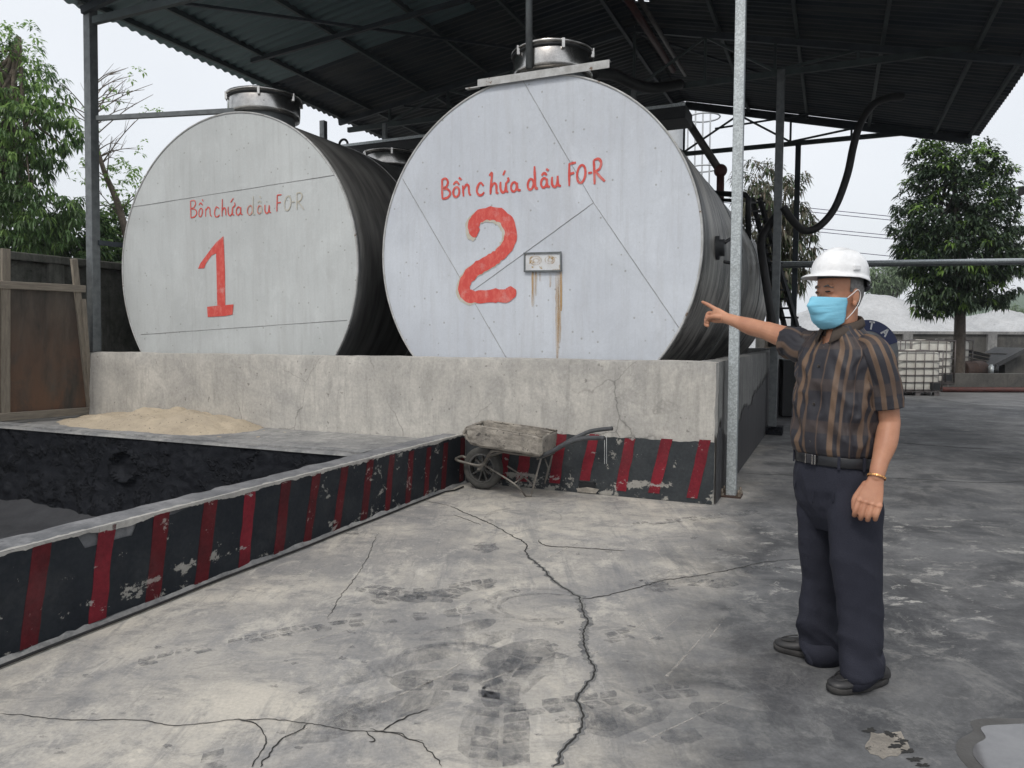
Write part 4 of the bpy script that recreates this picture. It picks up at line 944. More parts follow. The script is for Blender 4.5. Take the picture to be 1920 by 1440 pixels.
for a, b in ((A_, A2), (B_, B2)):
    m = MB(); m.beam(a, b, .05, .07); m.build('stringer', M['blacksteel'], ld)
for i in range(16):
    q = (i + .5) / 16; m = MB(); m.beam(A_.lerp(A2, q), B_.lerp(B2, q), .16, .03); m.build('tread', M['blacksteel'], ld)
vv = thing('valve', at(1348, 462, 9.6), 'black valve handle and flange on the dirty flank of tank 2', 'valve')
tv, zv = on_s(1345, 465, T2S - T2R); fl = W(T2S - T2R + .01, tv, zv)
m = MB(); m.lathe(fl, -AX, [(-.06, .12), (.03, .12), (.03, .085), (.08, .085), (.08, .001)], 20); m.build('flange', M['blacksteel'], vv)
m = MB(); m.tube(catmull([fl - AX * .08 + Z1 * .05, fl - AX * .16 + Z1 * .10 + BX * .1, fl - AX * .22 + Z1 * -.02 + BX * .15, fl - AX * .18 - Z1 * .14 + BX * .08, fl - AX * .08 - Z1 * .14], 6), .018, 8); m.build('handle', M['blacksteel'], vv)
# silo and its caged ladder
sb = on_ground(1258, 660); sc_ = at(1240, 634, 20.5); sc_.z = 0
si = thing('silo', sc_, 'tall pale steel silo behind tank 2 with a caged ladder', 'silo')
m = MB(); m.lathe(sc_, Z1, [(0, .5), (9.5, .5), (10.3, .1), (10.3, .001)], 32); m.build('silo_body', M['silo'], si)
m = MB(); c0 = at(1310, 300, 20.2); c0.z = 0
for a in (-.28, -.08, .12, .32): m.tube([c0 + Vector((a, .1, 2)), c0 + Vector((a, .1, 10))], .022, 6)
cg = m.build('ladder_rails', M['silo'], si)
for z in (6.0, 7.35, 8.7):
    m = MB(); m.tube([c0 + Vector((.12 + .42 * math.cos(a), .42 * math.sin(a), z)) for a in np.linspace(0, 2 * math.pi, 25)], .022, 6); m.build('cage_hoop', M['silo'], si)
# overhead pipe right
m = MB(); m.tube([at(1440,495,14.5), at(2100,486,14.5)], .045, 8); op = m.build('overhead_pipe', M['galv']); tag(op, 'long horizontal pale pipe crossing at head height behind the worker', 'pipe')
m = MB(); m.tube([at(1440,501,14.55), at(2100,492,14.55)], .022, 8); tag(m.build('overhead_pipe', M['galvdark']), 'thin darker pipe strapped under the long pale horizontal pipe', 'pipe')
for i, (ya, yb) in enumerate([(384, 412), (391, 419), (421, 446), (428, 452), (458, 488)]):
    a, b = at(1300, ya - 18, 34), at(2200, yb + 38, 34); P = []
    for q in np.linspace(0, 1, 16): p = a.lerp(b, q); p.z -= .25 * 4 * q * (1 - q) * .5; P.append(p)
    m = MB(); m.tube(P, .016, 6); o = m.build('power_cable', M['purplecable'])
    tag(o, ['topmost cable of the overhead power line on the right', 'second cable from the top of the overhead power line', 'middle cable of the overhead power line', 'fourth cable from the top of the overhead power line', 'lowest cable of the overhead power line, just above the white helmet'][i], 'power cable', 'cables of the overhead line')

# ================================================================ LEFT: boundary wall, panel
mb = MB(); sbw = 8.15
t0, zt0 = on_s(0, 487, sbw); t1, zt1 = on_s(220, 505, sbw); zw = (zt0 + zt1) / 2
bwl = thing('boundary_wall', W(sbw, 3), 'mossy dark concrete boundary wall behind the leaning panel on the left', 'wall')
for i in range(9):
    t = -4 + i * 1.95; mb = MB(); mb.box(W(sbw + .1, t + .975, zw / 2), .1, 1.85, zw, AX, BX); mb.build('wall_panel', M['bwall'], bwl, bevel=.01)
    mb = MB(); mb.box(W(sbw + .08, t, zw / 2 + .02), .2, .2, zw + .04, AX, BX); mb.build('wall_post', M['bwall'], bwl, bevel=.01)
mb = MB(); mb.box(W(sbw + .08, 4.8, zw + .05), .26, 17.6, .10, AX, BX); mb.build('coping', M['bwall'], bwl, bevel=.015)
lp = thing('leaning_panel', W(8.0, -.6, .42), 'timber framed rusty brown board leaning against the boundary wall', 'panel')
Dp = 9.0
def pq(x, y): # points on the leaning panel's plane, close to the boundary wall
    d = ray(x, y); o = Vector((0, 0, CAM_H)); nrm = (AX * 1.0 - Z1 * -.10).normalized(); q = W(7.86, 0, .42); k = (q - o).dot(nrm) / d.dot(nrm); return o + d * k, nrm
def plank(x0, y0, x1, y1, w, off, mat, th=.04):
    a, n_ = pq(x0, y0); b, _ = pq(x1, y1); m = MB(); a -= n_ * off; b -= n_ * off; m.beam(a, b, th, w, (b - a).cross(n_).normalized()); return m.build('frame_rail', mat, lp, bevel=.004)
a, n_ = pq(-60, 535); b, _ = pq(145, 548); c, _ = pq(160, 770); d, _ = pq(-60, 782)
m = MB(); m.slab([a, b, c, d], -n_, .014); m.build('board', M['panel'], lp)
plank(-60, 530, 154, 541, .085, .05, M['woodh']); plank(-60, 785, 173, 768, .09, .055, M['woodh'])
plank(7, 466, 7, 776, .09, .03, M['wood']); plank(135, 485, 166, 765, .075, .03, M['wood']); plank(150, 560, 164, 760, .05, .06, M['wood']); plank(160, 768, 160, 792, .06, .03, M['wood']); plank(70,792,158,782,.03,.02,M['woodh'])

# ================================================================ WHEELBARROW
wb = thing('wheelbarrow', on_ground(955, 920), 'old wheelbarrow with a mortar crusted tray parked against the striped wall', 'wheelbarrow')
c3 = lambda x, y: (820 + x / 3.2, 760 + y / 3.2)
DN, DF = -.64, -.17; DW = min(max((on_ground(905, 914) - W(0, 0)).dot(BX), -.55), -.22)   # depth measured from the wall face
def wp(x, y, D):
    s_, z_ = on_t(*c3(x, y), D); return W(s_, D, z_)
tray = MB()
no = [wp(178,132,DN), wp(250,125,DN), wp(625,190,DN), wp(616,298,DN), wp(240,238,DN), wp(200,225,DN), wp(158,165,DN)]
nf = [wp(272,98,DF), wp(300,92,DF), wp(716,152,DF), wp(700,264,DF), wp(330,215,DF), wp(300,205,DF), wp(262,120,DF)]
def crust(P, Q, mb, n=26, m=14, th=.03, amp=.010, mi=0):
    """lumpy sheet between two edge curves, given thickness inward"""
    vs = []; fs = []
    for i in range(n + 1):
        q = i / n * (len(P) - 1); k = min(int(q), len(P) - 2); f = q - k
        a = P[k].lerp(P[k + 1], f); b = Q[k].lerp(Q[k + 1], f)
        for j in range(m + 1):
            p = a.lerp(b, j / m); e = amp * nz(p.x, p.y, p.z, 11) + amp * .7 * nz(p.x, p.y, p.z + 5, 34); vs.append(p + Vector((e, e, e)))
    for i in range(n):
        for j in range(m): a = i * (m + 1) + j; fs.append((a, a + 1, a + m + 2, a + m + 1))
    mb.add(vs, fs, mi, True)
tm_ = MB()
crust([no[0], no[1], no[2]], [no[5], no[4], no[3]], tm_); crust([nf[0], nf[1], nf[2]], [nf[5], nf[4], nf[3]], tm_)
crust([no[2], nf[2]], [no[3], nf[3]], tm_, 12, 8); crust([no[5], no[4], no[3]], [nf[5], nf[4], nf[3]], tm_); crust([no[0], nf[0]], [no[6], nf[6]], tm_, 12, 6); crust([no[6], nf[6]], [no[5], nf[5]], tm_, 12, 6)
to = tm_.build('tray', M['mortar'], wb, fix=False); md = to.modifiers.new('thickness', 'SOLIDIFY'); md.thickness = .022; md.offset = 0
m = MB(); wl_ = lambda a, z: a + Z1 * z
m.tube([no[0], no[1], no[2], nf[2], nf[1], nf[0], no[0]], .010, 8); m.build('tray_lip', M['mortar'], wb)
crm = MB(); q0 = [a.lerp(b, .45) for a, b in ((no[0], no[5]), (no[1], no[4]), (no[2], no[3]))]; q1 = [a.lerp(b, .45) for a, b in ((nf[0], nf[5]), (nf[1], nf[4]), (nf[2], nf[3]))]
crust(q0, q1, crm, 26, 12, amp=.03); crm.build('dried_mortar', M['mortar'], wb)
wc = W(on_t(906, 877, DW)[0], DW, on_t(906, 877, DW)[1]); wr = wc.z - .004
m = MB(); wax = (BX + AX * -.05).normalized()
m.lathe(wc, wax, [(-.045, wr * .70), (-.05, wr * .80), (-.047, wr * .93), (-.025, wr), (.025, wr), (.047, wr * .93), (.05, wr * .80), (.045, wr * .70), (-.045, wr * .70)], 48); ty = m.build('tyre', M['tyre'], wb)
m = MB(); m.lathe(wc, wax, [(-.04, wr * .62), (-.045, wr * .70), (.045, wr * .70), (.04, wr * .62), (-.04, wr * .62)], 48); m.lathe(wc, wax, [(-.06, .001), (-.06, .03), (.06, .03), (.06, .001)], 16)
ux = wax.cross(Z1).normalized()
for i in range(9):
    a = 2 * math.pi * i / 9 + .2; d = ux * math.cos(a) + Z1 * math.sin(a); m.beam(wc + d * .02, wc + d * wr * .64, .016, .028, wax)
m.build('wheel_rim', M['wheelmetal'], wb)
def both(name, pts, r, mat, d0=None, d1=None, k=5):
    for dd in (d0 if d0 is not None else DN + .05, d1 if d1 is not None else DF - .05):
        m = MB(); m.tube(catmull([wp(x, y, dd) for x, y in pts], k), r, 8); m.build(name, mat, wb)
m = MB(); m.tube(catmull([wp(640,300,DN+.08), wp(620,305,DN+.08), wp(470,290,DN + .08), wp(350,272,DN + .1), wp(312,290,DN + .12), wp(285,340,DW - .1), wp(250,360,DW - .1), wp(190,350,DW - .1), wp(125,332,DW - .08), wp(112,320,DW), wp(150,306,DW + .1), wp(180,318,DW + .1), wp(270,335,DW + .12), wp(330,300,DF - .12), wp(470,262,DF - .08), wp(690,262,DF - .08)], 5), .0125, 8); m.build('frame', M['barrowframe'], wb)
m = MB(); m.tube(catmull([wp(615,308,DN + .08), wp(690,275,DN + .06), wp(790,225,DN), wp(870,200,DN - .03), wp(925,196,DN - .05), wp(1000,196,DN - .08)], 5), .019, 10); m.build('handle', M['grip'], wb)
m = MB(); m.tube(catmull([wp(690,272,DF - .08), wp(790,215,DF - .06), wp(870,175,DF - .04), wp(935,152,DF - .03), wp(1050,138,DF - .06)], 5), .019, 10); m.build('handle', M['grip'], wb)
m = MB(); m.tube([wp(600,322,DN + .08), wp(700,285,DF - .08)], .01, 8); m.build('cross_bar', M['barrowframe'], wb)
gN = on_ground(*c3(565, 550)); gF = on_ground(*c3(645, 495)); gN.z = gF.z = .010
m = MB(); m.tube([wp(622,318,DN + .08), gN + Z1 * .02, gN, gN - Vector((.055, 0, 0))], .0085, 8); m.tube(catmull([gN - Vector((.055, 0, 0)), wp(460,470,DN + .12), wp(285,360,DW - .1)], 4), .0085, 8); lg = m.build('leg', M['barrowframe'], wb)
m = MB(); m.tube([wp(688,300,DF - .08), gF, gF - Vector((.1, 0, 0))], .0085, 8); m.tube([wp(645,320,DF - .08), wp(665,375,DF - .08), wp(645,470,DF - .08)], .007, 8); m.tube(catmull([wp(590,495,DF - .1), wp(520,430,DF - .1), wp(420,365,DF - .1)], 4), .008, 8); m.build('leg', M['barrowframe'], wb)
m = MB(); m.tube([wp(458,470,DN + .12), wp(525,425,DF - .1)], .007, 8); m.build('cross_bar', M['barrowframe'], wb)
m = MB(); m.tube([wc - wax * .11, wc + wax * .11], .009, 8); m.beam(wc - wax * .09, wc - wax * .09 + (wp(285,342,DW - .1) - (wc - wax * .09)), .006, .03); m.build('axle', M['barrowframe'], wb)

# ================================================================ RIGHT BACKGROUND
bx = on_ground(1464, 783); m = MB(); bb = thing('black_cabinet', bx + Vector((.35, .2, 0)), 'black steel box standing by the rear posts behind the worker', 'cabinet')
m.box(bx + Vector((.36, .25, .53)), .68, .5, 1.02); m.build('cabinet_body', M['blacksteel'], bb, bevel=.01)
m = MB(); m.box(bx + Vector((.36, .25, 1.05)), .74, .56, .02); m.build('top_plate', M['galvdark'], bb)
def ibc(c, yaw, label, group, sc=1.0, dark=False):
    t = thing('liquid_tote', c, label, 'tote', group); X = Vector((math.cos(yaw), math.sin(yaw), 0)); Y = Vector((-X.y, X.x, 0)); w, d, h = 1.1 * sc, 1.0 * sc, 1.0 * sc
    m = MB(); n_ = 20; rings = []
    for z, k in ((.13, .93), (.16, .97), (.32, .98), (.36, .972), (.40, .98), (.58, .98), (.62, .972), (.66, .98), (1.05, .97), (1.1, .93), (1.12, .8)):
        rg = []
        for i in range(n_ * 4):
            a = 2 * math.pi * i / (n_ * 4); cx = abs(math.cos(a)) ** .25 * math.copysign(1, math.cos(a)); cy = abs(math.sin(a)) ** .25 * math.copysign(1, math.sin(a)); rg.append(c + X * cx * w / 2 * k + Y * cy * d / 2 * k + Z1 * z * sc)
        rings.append(rg)
    m.rings(rings); m.lathe(c + Z1 * 1.12 * sc, Z1, [(0, .12), (.05, .12), (.05, .001)], 16); m.build('plastic_tank', M['whiteplastic'], t)
    m = MB()
    for z in (.15, .34, .52, .70, .88, 1.13):
        P = [c + X * i * (w / 2 + .01) + Y * j * (d / 2 + .01) + Z1 * z * sc for i, j in ((-1, -1), (1, -1), (1, 1), (-1, 1), (-1, -1))]; m.tube(P, .015 * sc if z < 1.1 else .024, 6)
    for i in range(6):
        q = -1 + 2 * i / 5
        for s_ in (-1, 1):
            m.tube([c + X * q * w / 2 + Y * s_ * (d / 2 + .025) + Z1 * .12 * sc, c + X * q * w / 2 + Y * s_ * (d / 2 + .025) + Z1 * 1.13 * sc], .013 * sc, 6); m.tube([c + Y * q * d / 2 + X * s_ * (w / 2 + .025) + Z1 * .12 * sc, c + Y * q * d / 2 + X * s_ * (w / 2 + .025) + Z1 * 1.13 * sc], .013 * sc, 6)
    m.build('cage', M['cage'], t)
    m = MB(); m.box(c + Z1 * .105 * sc, w, d, .03, X, Y)
    for i in (-.42, 0, .42):
        for j in (-.42, 0, .42): m.box(c + X * i * w + Y * j * d + Z1 * .045 * sc, .12, .12, .088, X, Y)
    m.build('pallet', M['cage'], t)
    m = MB(); m.box(c + X * w * .36 - Y * (d / 2 + .012) + Z1 * .24 * sc, .24, .03, .17, X, Y); m.build('outlet_valve', M['blacksteel'], t)
ga = 'caged liquid totes by the far wall'
c = on_ground(1724, 742); ibc(c + Vector((0, .5, 0)), R(-3), 'front dirty white caged liquid tote, nearest behind the worker’s shoulder', ga)
c = at(1726, 634, c.y + 2.0); c.z = .12; ibc(c, R(4), 'caged liquid tote with a yellowed top just behind the front one', ga, 1.12)
c = at(1762, 634, c.y + .9); c.z = .16; ibc(c, R(4), 'greyer caged liquid tote at the rear, touching the tree trunk side', ga, 1.1)
gp = MB(); q = at(1745, 634, 21.3); gp.box(Vector((q.x, q.y, .06)), 3.4, 1.8, .11); gp.build('tote_slab', M['farwall'], kind='structure')
# round sign behind the shoulder
sg = at(1624, 660, 9.0); rs = thing('round_sign', Vector((sg.x, sg.y, 0)), 'round grey sign with a navy lettered rim showing behind the worker’s shoulder', 'sign')
rad = 60 / FPX * 9.0; fy = Vector((0, 1, 0))
m = MB(); m.lathe(sg, fy, [(-.01, .001), (-.01, rad * .99), (.03, rad), (.03, .001)], 48); m.build('sign_disc', M['signgrey'], rs)
m = MB(); A = [sg + Vector((rad * math.cos(a), -.013, rad * math.sin(a))) for a in np.linspace(R(18), R(162), 30)]; B = [sg + Vector((rad * .66 * math.cos(a), -.013, rad * .66 * math.sin(a))) for a in np.linspace(R(18), R(162), 30)]
m.strip(A, B, Vector((0, -1, 0)), .004); m.build('navy_band', M['navy'], rs)
def glyph(ang, segs, h=.095):
    m = MB()
    u = Vector((math.sin(ang), 0, -math.cos(ang))) ; r = Vector((math.cos(ang), 0, math.sin(ang))); o = sg + r * rad * .83 + Vector((0, -.019, 0)); 
    for (x0, y0, x1, y1) in segs: m.beam(o + u * x0 * h + r * y0 * h, o + u * x1 * h + r * y1 * h, .004, .019, fy.cross(((u * (x1 - x0) + r * (y1 - y0))).normalized()))
    m.build('letter', M['signwhite'], rs)
glyph(R(48), [(-.35, -.5, 0, .5), (.35, -.5, 0, .5), (-.2, -.12, .2, -.12)]); glyph(R(82), [(0, -.5, 0, .5), (-.35, .45, .35, .45)])
m = MB(); m.tube([Vector((sg.x, sg.y + .05, 0)), Vector((sg.x, sg.y + .05, sg.z))], .03, 10); m.build('sign_post', M['galvdark'], rs)
# low wall, pipe, barrel, tin sheets, block shed
q0 = on_ground(1765, 736); q1 = on_ground(1960, 738)
fw = MB(); D0 = q0.y + .35; a = at(1762, 700, D0); b = at(2300, 700, D0); ht = a.z
fw.box(Vector(((a.x - 1 + b.x) / 2, D0 + .12, ht / 2)), b.x - a.x + 1, .24, ht); lo = fw.build('low_wall', M['farwall'], bevel=.01); tag(lo, 'low dark concrete kerb wall at the far right under the mango tree', 'low wall')
m = MB(); a = at(1764, 731, D0 - .25); b = at(2300, 738, D0 - .25); a.z = b.z = .075; m.tube([a, b], .07, 10); tag(m.build('ground_pipe', M['redpipe']), 'rusty red pipe lying along the foot of the far right low wall', 'pipe')
m = MB(); a = at(1800, 690, D0 + .8); b = at(1838, 684, D0 + 1.2); rr = .27; a.z = b.z = ht + .05; m.lathe(a, (b - a), [(-.02, .001), (-.02, rr - .02), (-.02, rr), (.0, rr + .012), (.02, rr), ((b - a).length / 2, rr), ((b - a).length / 2 + .02, rr + .012), ((b - a).length / 2 + .04, rr), ((b - a).length, rr), ((b - a).length + .02, .001)], 28)
tag(m.build('oil_drum', M['rust']), 'rusty brown drum lying behind the far low wall by the tree trunk', 'drum')
m = MB(); m.box(Vector((at(1830, 700, D0 + 1).x + 1.2, D0 + 1.8, ht / 2 - .1)), 8, 2.6, ht - .02); m.build('raised_bed', M['farwall'], kind='structure')
ts_ = MB(); 
for i in range(5):
    a = at(1800, 652 + i * 4, D0 + 2.3 - i * .12); b = at(1884, 672 + i * 3, D0 + 1.6 - i * .12); d = (b - a); v = []; 
    A = []; B = []
    for k in range(25):
        f = k / 24; A.append(a + Vector((0, .9 * f, .02 * math.sin(k * math.pi)))); B.append(b + Vector((0, .9 * f, .0)))
    ts_.slab([a, b, b + Vector((.1, .8, .03)), a + Vector((.1, .8, .03))], Z1, .03, i % 2)
tag(ts_.build('tin_sheets', [M['tin'], M['tindark']]), 'stack of pale corrugated sheets sloping behind the far low wall', 'sheet stack')
hs = thing('block_hut', at(1895, 700, D0 + 1.4), 'small block hut with a dark sloping tin roof at the far right edge', 'hut')
a = at(1884, 700, D0 + 1.2); m = MB(); m.box(Vector((a.x + .9, a.y + .5, .55)), 1.8, 1.0, .95); m.build('hut_wall', M['farwall'], hs)
P = [at(1848, 692, D0 + .9), at(1875, 686, D0 + .9), at(1925, 660, D0 + .9), at(1925, 652, D0 + .9), at(1870, 680, D0 + .9)]; m = MB(); m.slab(P, Vector((0, 1, 0)), 1.4); m.build('hut_roof', M['tindark'], hs)
for i, x in enumerate((1858, 1867)):
    a = at(x, 702, D0 + .75); m = MB(); m.tube([a, a + Z1 * .23], .07, 12); m.lathe(a + Z1 * .23, Z1, [(0, .07), (.02, .04), (.05, .04), (.05, .001)], 12); tag(m.build('small_drum', [M['galv'], M['blacksteel']][i]), ['small pale canister standing on the far low wall', 'small black canister beside the pale one on the far low wall'][i], 'canister')
# far boundary wall with posts
DB = 26.0; fb = thing('far_wall', at(1700, 634, DB), 'long dark concrete boundary wall in front of the gravel heaps', 'wall')
a = at(1420, 627, DB); b = at(2350, 627, DB); ht2 = a.z + .05
m = MB(); m.box(Vector(((a.x + b.x) / 2, DB + .1, ht2 / 2)), b.x - a.x, .16, ht2); m.build('wall_panel', M['farwall'], fb)
m = MB(); m.box(Vector(((a.x + b.x) / 2, DB + .1, ht2 + .03)), b.x - a.x, .3, .1); m.build('coping', M['walltop'], fb)
for px in (1858, 1560, 1700, 2010):
    q = at(px, 640, DB); m = MB(); m.box(Vector((q.x, DB - .02, ht2 / 2)), .32, .14, ht2 - .03); m.build('wall_post', M['walltop'], fb)
# gravel heaps (real mounds)
def mound(cx, cy, rx, ry, h, label, seed, pk=1.3):
    m = MB(); vs = []; fs = []; n_ = 70
    for i in range(n_ + 1):
        for j in range(n_ + 1):
            x = -1 + 2 * i / n_; y = -1 + 2 * j / n_; r = math.sqrt(x * x + y * y); k = max(0, 1 - r ** pk)
            z = h * k * (1 + .22 * nz(x, y, seed, 1.8)) + .25 * nz(x, y, seed, 5) * min(1, k * 4) + .12 * nz(x, y, seed, 14) * min(1, k * 4); vs.append(Vector((cx + x * rx, cy + y * ry, max(z, 0) - .02)))
    for i in range(n_):
        for j in range(n_): a = i * (n_ + 1) + j; fs.append((a, a + 1, a + n_ + 2, a + n_ + 1))
    m.add(vs, fs, 0, True); tag(m.build('gravel_heap', M['gravel']), label, 'gravel heap')
q = at(1620, 634, 46); mound(q.x, 46, 9.5, 10, 4.1, 'tall pale gravel heap behind the worker’s helmet', 1, 1.6)
q = at(1890, 634, 44); mound(q.x, 44, 5.5, 8, 3.1, 'lower pale gravel heap at the right behind the mango trunk', 4, 1.7)
q = at(1460, 634, 40); mound(q.x, 40, 3.6, 5, 2.6, 'small pale gravel heap seen between the rear shed posts', 8, 1.5)
# far hill
m = MB(); vs = []; fs = []; n_ = 60
for i in range(n_ + 1):
    for j in range(16):
        x = 128 + 260 * i / n_; y = 210 + 12 * j; k = math.sin(math.pi * min(1, j / 12)) if j <= 12 else 0
        z = k * min(1, (x - 128) / 20) * (10 + 10 * max(0, math.sin((x - 100) / 260 * 3.14)) * (1 + .3 * nz(x, y, 0, .02)) + 1.5 * nz(x, y, 0, .15)); vs.append(Vector((x, y, z - .3)))
for i in range(n_):
    for j in range(15): a = i * 16 + j; fs.append((a, a + 1, a + 17, a + 16))
m.add(vs, fs, 0, True); m.build('hill', M['hill'], kind='structure')
# neighbouring roof at right edge
nb = thing('neighbour_shed', at(2010, 634, 11), 'neighbouring shed whose dark eave pokes in at the right edge', 'shed')
q = at(1909, 352, 12); m = MB(); m.slab([q, q + Vector((0, 0, -.14)), q + Vector((4, 0, 1.2)), q + Vector((4, 0, 1.34))], Vector((0, -1, 0)), 6); m.build('roof', M['tindark'], nb)
m = MB(); m.box(Vector((q.x + 2.5, q.y - 3.2, (q.z - .3) / 2 + .1)), 2.6, 5.4, q.z - .1); m.build('wall', M['farwall'], nb)

# ================================================================ TREES
def leaf(mb, base, d, L, w, droop, mi, up):
    d = d.normalized(); sd = d.cross(up)
    if sd.length < .1: sd = d.cross(Vector((1, 0, 0)))
    sd.normalize(); n_ = sd.cross(d); p1 = base + d * L * .45 - Z1 * droop * L * .18; p2 = base + d * L * .85 - Z1 * droop * L * .62
    f = n_ * w * .22
    mb.add([base, p1 + sd * w / 2 + f, p1, p1 - sd * w / 2 + f, p2], [(0, 1, 2), (0, 2, 3), (1, 4, 2), (3, 2, 4)], mi, False)
def whorl(mb, rnd, p, L, w, n_, mats, droop=1.0, out=None):
    for i in range(n_):
        a = rnd.uniform(0, 6.283); el = rnd.uniform(-.7, .7); d = Vector((math.cos(a) * math.cos(el), math.sin(a) * math.cos(el), math.sin(el)))
        if out is not None: d = (d + out * .8)
        leaf(mb, p + d * rnd.uniform(0, L * .3), d, L * rnd.uniform(.65, 1.15), w * rnd.uniform(.8, 1.2), droop * rnd.uniform(.6, 1.4), rnd.choice(mats), Vector((rnd.uniform(-.3, .3), rnd.uniform(-.3, .3), 1)))
def inside(p, lobes):
    for (c, r) in lobes:
        q = Vector(((p.x - c.x) / r[0], (p.y - c.y) / r[1], (p.z - c.z) / r[2]))
        if q.length < 1: return q.length
    return None
def tree(name, base, trunk, lobes, nw, leafL, leafW, nl, mats, matlist, label, cat='tree', seed=1, bark='bark', r0=.16, droop=1.0, group=None, shell=.35, newtop=None, limbs=26):
    rnd = random.Random(seed); t = thing(name, base, label, cat, group); m = MB()
    tp = [base] + trunk; C = catmull(tp, 5); m.tube(C, [r0 * (1 - .75 * i / (len(C) - 1)) for i in range(len(C))], 12)
    bb_lo = [min(c[i] - r[i] for c, r in lobes) for i in range(3)]; bb_hi = [max(c[i] + r[i] for c, r in lobes) for i in range(3)]
    tips = []; g = 0
    while len(tips) < nw and g < 200000:
        g += 1; p = Vector([rnd.uniform(bb_lo[i], bb_hi[i]) for i in range(3)]); k = inside(p, lobes)
        if k is None: continue
        cl = nz(p.x, p.y, p.z + seed, 1.5)
        if k < shell and rnd.random() < .75: continue
        if cl < -.28: continue
        tips.append(p)
    for i in range(limbs):
        p = tips[rnd.randrange(len(tips))]; q = C[min(len(C) - 1, int(len(C) * rnd.uniform(.4, .98)))]
        mid = q.lerp(p, .5) - Z1 * .12 * (p - q).length + Vector((rnd.uniform(-.1, .1), rnd.uniform(-.1, .1), 0)); m.tube(catmull([q, mid, p], 4), [r0 * .28 * (1 - .85 * j / 8) for j in range(9)], 6)
    m.build('trunk', M[bark], t, fix=False)
    f = MB()
    for p in tips:
        mm = mats
        if newtop and rnd.random() < newtop(p): mm = [len(matlist) - 1]
        whorl(f, rnd, p, leafL, leafW, nl, mm, droop, (p - lobes[0][0]).normalized() * .6)
    f.build('crown', [M[x] for x in matlist], t, fix=False); return t
V = Vector
# mango tree on the right
D = 20.5; b = at(1797, 690, D); b.z = .2; s_ = D / FPX
def L_(px, py, rx, ry, dz=1.0, D=D): rx *= .88; return (at(px, py, D), (rx * D / FPX, rx * D / FPX * dz, ry * D / FPX))
lob = [L_(1800,470,118,95), L_(1795,360,105,90), L_(1765,300,62,60), L_(1835,410,80,80), L_(1770,545,80,45), L_(1850,520,65,55), L_(1780,420,110,100), L_(1840,300,28,40)]
top = at(1790, 280, D).z
tree('mango_tree', b, [at(1800, 600, D), at(1796, 500, D), at(1792, 380, D), at(1785, 300, D)], lob, 2100, .235, .062, 11, [0, 0, 0, 1], ['leafdark', 'leafmid', 'leafnew'], 'dense dark green mango tree with light green tips standing at the right', seed=4, r0=.17, newtop=lambda p: .06 + .45 * max(0, (p.z - top + .9)) * .6 + .25 * (nz(p.x, p.y, p.z, 1.1) > .25), droop=.9)
# dusty tree behind the posts
D = 19.0; b = at(1440, 634, D); b.z = 0
lob = [L_(1440,390,72,75,1,D), L_(1475,450,60,70,1,D), L_(1420,340,45,40,1,D), L_(1480,360,45,45,1,D), L_(1450,510,70,50,1,D), L_(1405,420,35,60,1,D)]
tree('mango_tree', b, [at(1445, 560, D), at(1440, 450, D), at(1440, 360, D)], lob, 620, .24, .046, 10, [0, 0, 1, 2], ['leafdust', 'leafdust2', 'leafmid'], 'dusty grey green mango tree behind the rear shed posts and tank 2', seed=8, r0=.13, droop=1.4)
# far pale tree over gravel
D = 62.0; b = at(1655, 634, D); b.z = 0
lob = [L_(1660,525,45,28,1,D), L_(1690,505,30,16,1,D), L_(1630,515,25,18,1,D)]
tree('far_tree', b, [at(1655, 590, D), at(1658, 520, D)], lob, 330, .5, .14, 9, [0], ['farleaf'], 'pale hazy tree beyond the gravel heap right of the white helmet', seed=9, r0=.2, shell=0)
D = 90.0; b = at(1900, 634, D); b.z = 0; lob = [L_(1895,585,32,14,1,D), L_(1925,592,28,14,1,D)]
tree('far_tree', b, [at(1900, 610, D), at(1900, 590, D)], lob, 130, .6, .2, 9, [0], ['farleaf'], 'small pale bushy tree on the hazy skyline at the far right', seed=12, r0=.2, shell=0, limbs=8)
# tall tree at the left edge
D = 14.0; b = at(-30, 634, D); b.z = 0
lob = [L_(20,130,72,80,1,D), L_(60,230,92,90,1,D), L_(0,330,110,110,1,D), L_(70,400,90,80,1,D), L_(-60,200,90,150,1,D), L_(40,80,40,45,1,D), L_(95,180,42,60,1,D), L_(-90,400,100,120,1,D)]
tl = at(40, 60, D).z
tree('hanging_leaf_tree', b, [at(-20, 500, D), at(0, 330, D), at(20, 180, D), at(35, 70, D)], lob, 1900, .155, .042, 10, [0, 0, 0, 1], ['euc', 'leafmid', 'eucnew'], 'tall light green tree with hanging leaves at the left edge', seed=14, r0=.16, droop=1.1, bark='barkpale', newtop=lambda p: .25 + .3 * (p.z > tl - 2.2), shell=.2, limbs=40)
